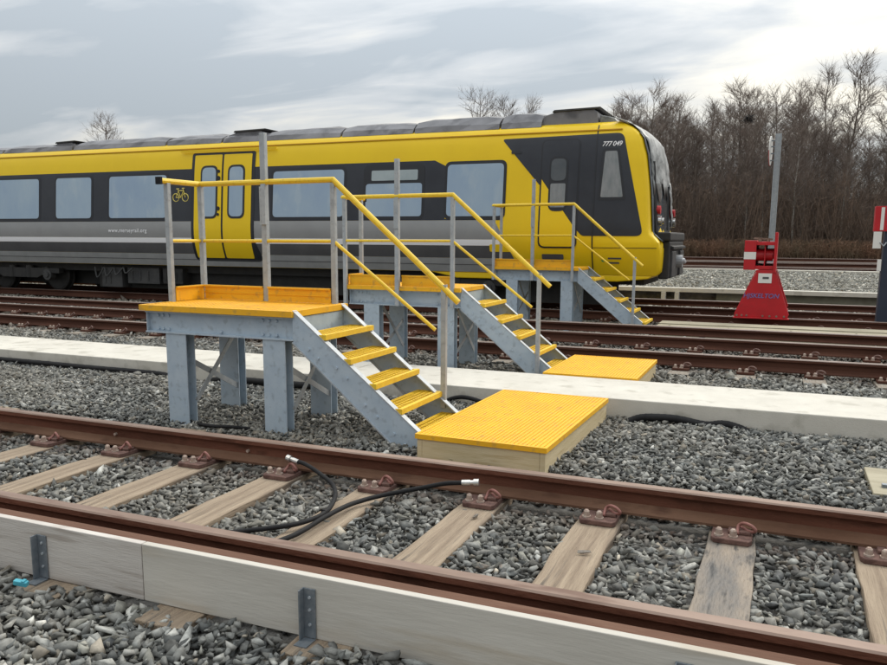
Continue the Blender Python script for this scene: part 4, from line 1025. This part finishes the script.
# skyline height of the wood against x (at 92 m), metres
SKY = [(-60,9),(-30,10.5),(-19,14.0),(-15.3,16.0),(-12.5,16.0),(-9.6,14.5),(-5.7,15.0),(-4,16.8),(-2,17.0),(.5,17.0),(2.0,15.6),(3.6,12.2),(8,11.8),(14,12.2),(30,12.5)]
_OLD = [(-60,9),(-30,10.5),(-19,13.2),(-16.5,14.8),(-14,15.6),(-12,14.6),(-10,14.0),(-7.5,14.5),(-5.5,15.6),(-3,16.2),(-1,17.2),(1,17.0),(3,15.2),(5,14.2),(8,14),(12,14.5),(25,14)]
n_tree = 0
for row, (yy, k) in enumerate([(84,.62), (88,.86), (92,1.0), (98,1.0), (105,1.0), (113,.98)]):
    x = -62+row*.7
    while x < 30:
        behind = x < -20*yy/92
        hgt = lerp_tab(SKY, x*92/yy)*k*(yy/92)*rt.uniform(.84,1.03)
        if behind: hgt = min(hgt*.62, 9.0)
        plant(variants[rt.randrange(6)], x, yy+rt.uniform(-2,2), hgt, rt.uniform(0,6.28), 'bare leafless tree among many in the brown wood behind the tracks' if not behind else 'low bare tree in the wood hidden behind the train', 'bare trees of the wood')
        n_tree += 1
        x += rt.uniform(2.0, 3.2) if not behind else rt.uniform(5, 7.5)
plant(variants[1], -16.0, 90, 16.3, 1.1, 'bushy bare tree rising just above the train nose, first in the wood')
plant(variants[4], -13.2, 91, 17.0, 2.6, 'tall bushy bare tree just right of the train nose')
plant(variants[0], -11.2, 90, 15.6, 4.0, 'bare tree right of the tall bushy one beside the train nose')
plant(thin[0], 3.6, 90, 17.2, .5, 'thin lone tree rising above the wood, left of the tallest one at the right edge', zs_=.8)
plant(thin[1], 5.5, 90, 18.0, 2.0, 'tallest bare tree rising over the wood near the right edge', zs_=1.0)
plant(thin[0], 8.3, 92, 16.8, 3.0, 'tall bare tree cut by the right edge of the photo', zs_=1.0)
plant(birches[0], .86, 82, 11.0, 1.0, 'white birch trunk standing before the wood right of the signal pole')
plant(birches[1], -2.0, 83, 7.6, 2.2, 'slim pale birch standing before the wood left of the signal pole')
plant(birches[0], -3.5, 83, 7.4, 4.2, 'short pale birch before the wood, seen just left of the other above the red stop')
plant(birches[1], 5.0, 84, 8.6, 5.2, 'pale birch before the wood close to the navy post')
plant(variants[5], -92.3, 92, 18.0, .3, 'small bare tree top showing over the roof at the left end of the train')
plant(variants[2], -33.7, 92, 17.6, .3, 'bushy bare tree top showing over the middle of the train roof')
plant(thin[1], -30.5, 92, 16.6, 1.3, 'sparse bare tree top over the train roof, right of the bushy one', zs_=.8)
plant(variants[0], -27.8, 92, 16.4, 2.3, 'faint bare tree top over the train roof close to the raised roof box', zs_=.7)
r = random.Random(3); V, Fc = [], []
for i in range(260):
    p = np.array([r.gauss(0,.22), r.gauss(0,.22), r.gauss(0,.16)]); d = np.array([r.gauss(0,1), r.gauss(0,1), r.gauss(0,.5)]); d /= np.linalg.norm(d)
    cone(V, Fc, p-d*.25, p+d*.25, .022, .010, 3)
me = bpy.data.meshes.new('bird_nest'); me.from_pydata(V, [], Fc); me.materials.append(M['t_black'])
o = bpy.data.objects.new('bird_nest', me); col.objects.link(o); o.location = (-3.9, 88, 13.4); tag(o, 'dark twig nest high in the bare trees left of the signal pole', 'nest')
# undergrowth: dense stems and twigs
def brush(name, n, x0, x1, y0, y1, h0, h1, w, m, label):
    V = []; Fc = []; r = random.Random(n)
    for i in range(n):
        x = r.uniform(x0, x1); y = r.uniform(y0, y1); hh = r.uniform(h0, h1); a = (x, y, -.05); b = (x+r.gauss(0,.26)*hh, y+r.gauss(0,.2)*hh, hh)
        cone(V, Fc, a, b, w, w*.4, 3)
        A = np.array(a); B = np.array(b)
        for k in range(9):
            q = A+(B-A)*r.uniform(.15,1); d = np.array([r.gauss(0,1), r.gauss(0,1), r.uniform(0,1.2)]); d /= np.linalg.norm(d)
            cone(V, Fc, q, q+d*r.uniform(.3,1.1)*(.4+hh*.14), w*.6, 0, 3)
    me = bpy.data.meshes.new(name); me.from_pydata(V, [], Fc); me.materials.append(m)
    o = bpy.data.objects.new(name, me); col.objects.link(o); tag(o, label, 'undergrowth', kind='stuff'); return o
brush('undergrowth', 11000, -30, 24, 80, 102, 1.5, 8.0, .024, M['brush'], 'dense brown leafless undergrowth filling the wood')
brush('undergrowth', 3500, -110, -28, 82, 95, 1.5, 6.0, .05, M['brush'], 'brown leafless undergrowth behind the train')
brush('bramble', 5000, -30, 24, 76, 80, .3, 1.6, .03, M['bramble'], 'low rusty brown bramble along the foot of the wood')
# brown backing added behind the trees for the dark depth of the wood
V = []; Fc = []; nxb = 90
for i in range(nxb+1):
    x = -140+200*i/nxb
    for j, (y, z) in enumerate([(112,-.1), (118,3.5), (126,6.5+1.2*math.sin(i*.7)), (140,8.0+1.0*math.sin(i*.45+1)), (170,8.5)]): V.append((x, y, z))
for i in range(nxb):
    for j in range(4): Fc.append((i*5+j, (i+1)*5+j, (i+1)*5+j+1, i*5+j+1))
me = bpy.data.meshes.new('wood_backing'); me.from_pydata(V, [], Fc); me.materials.append(M['brush']); o = bpy.data.objects.new('wood_backing', me); col.objects.link(o); tag(o, kind='structure')
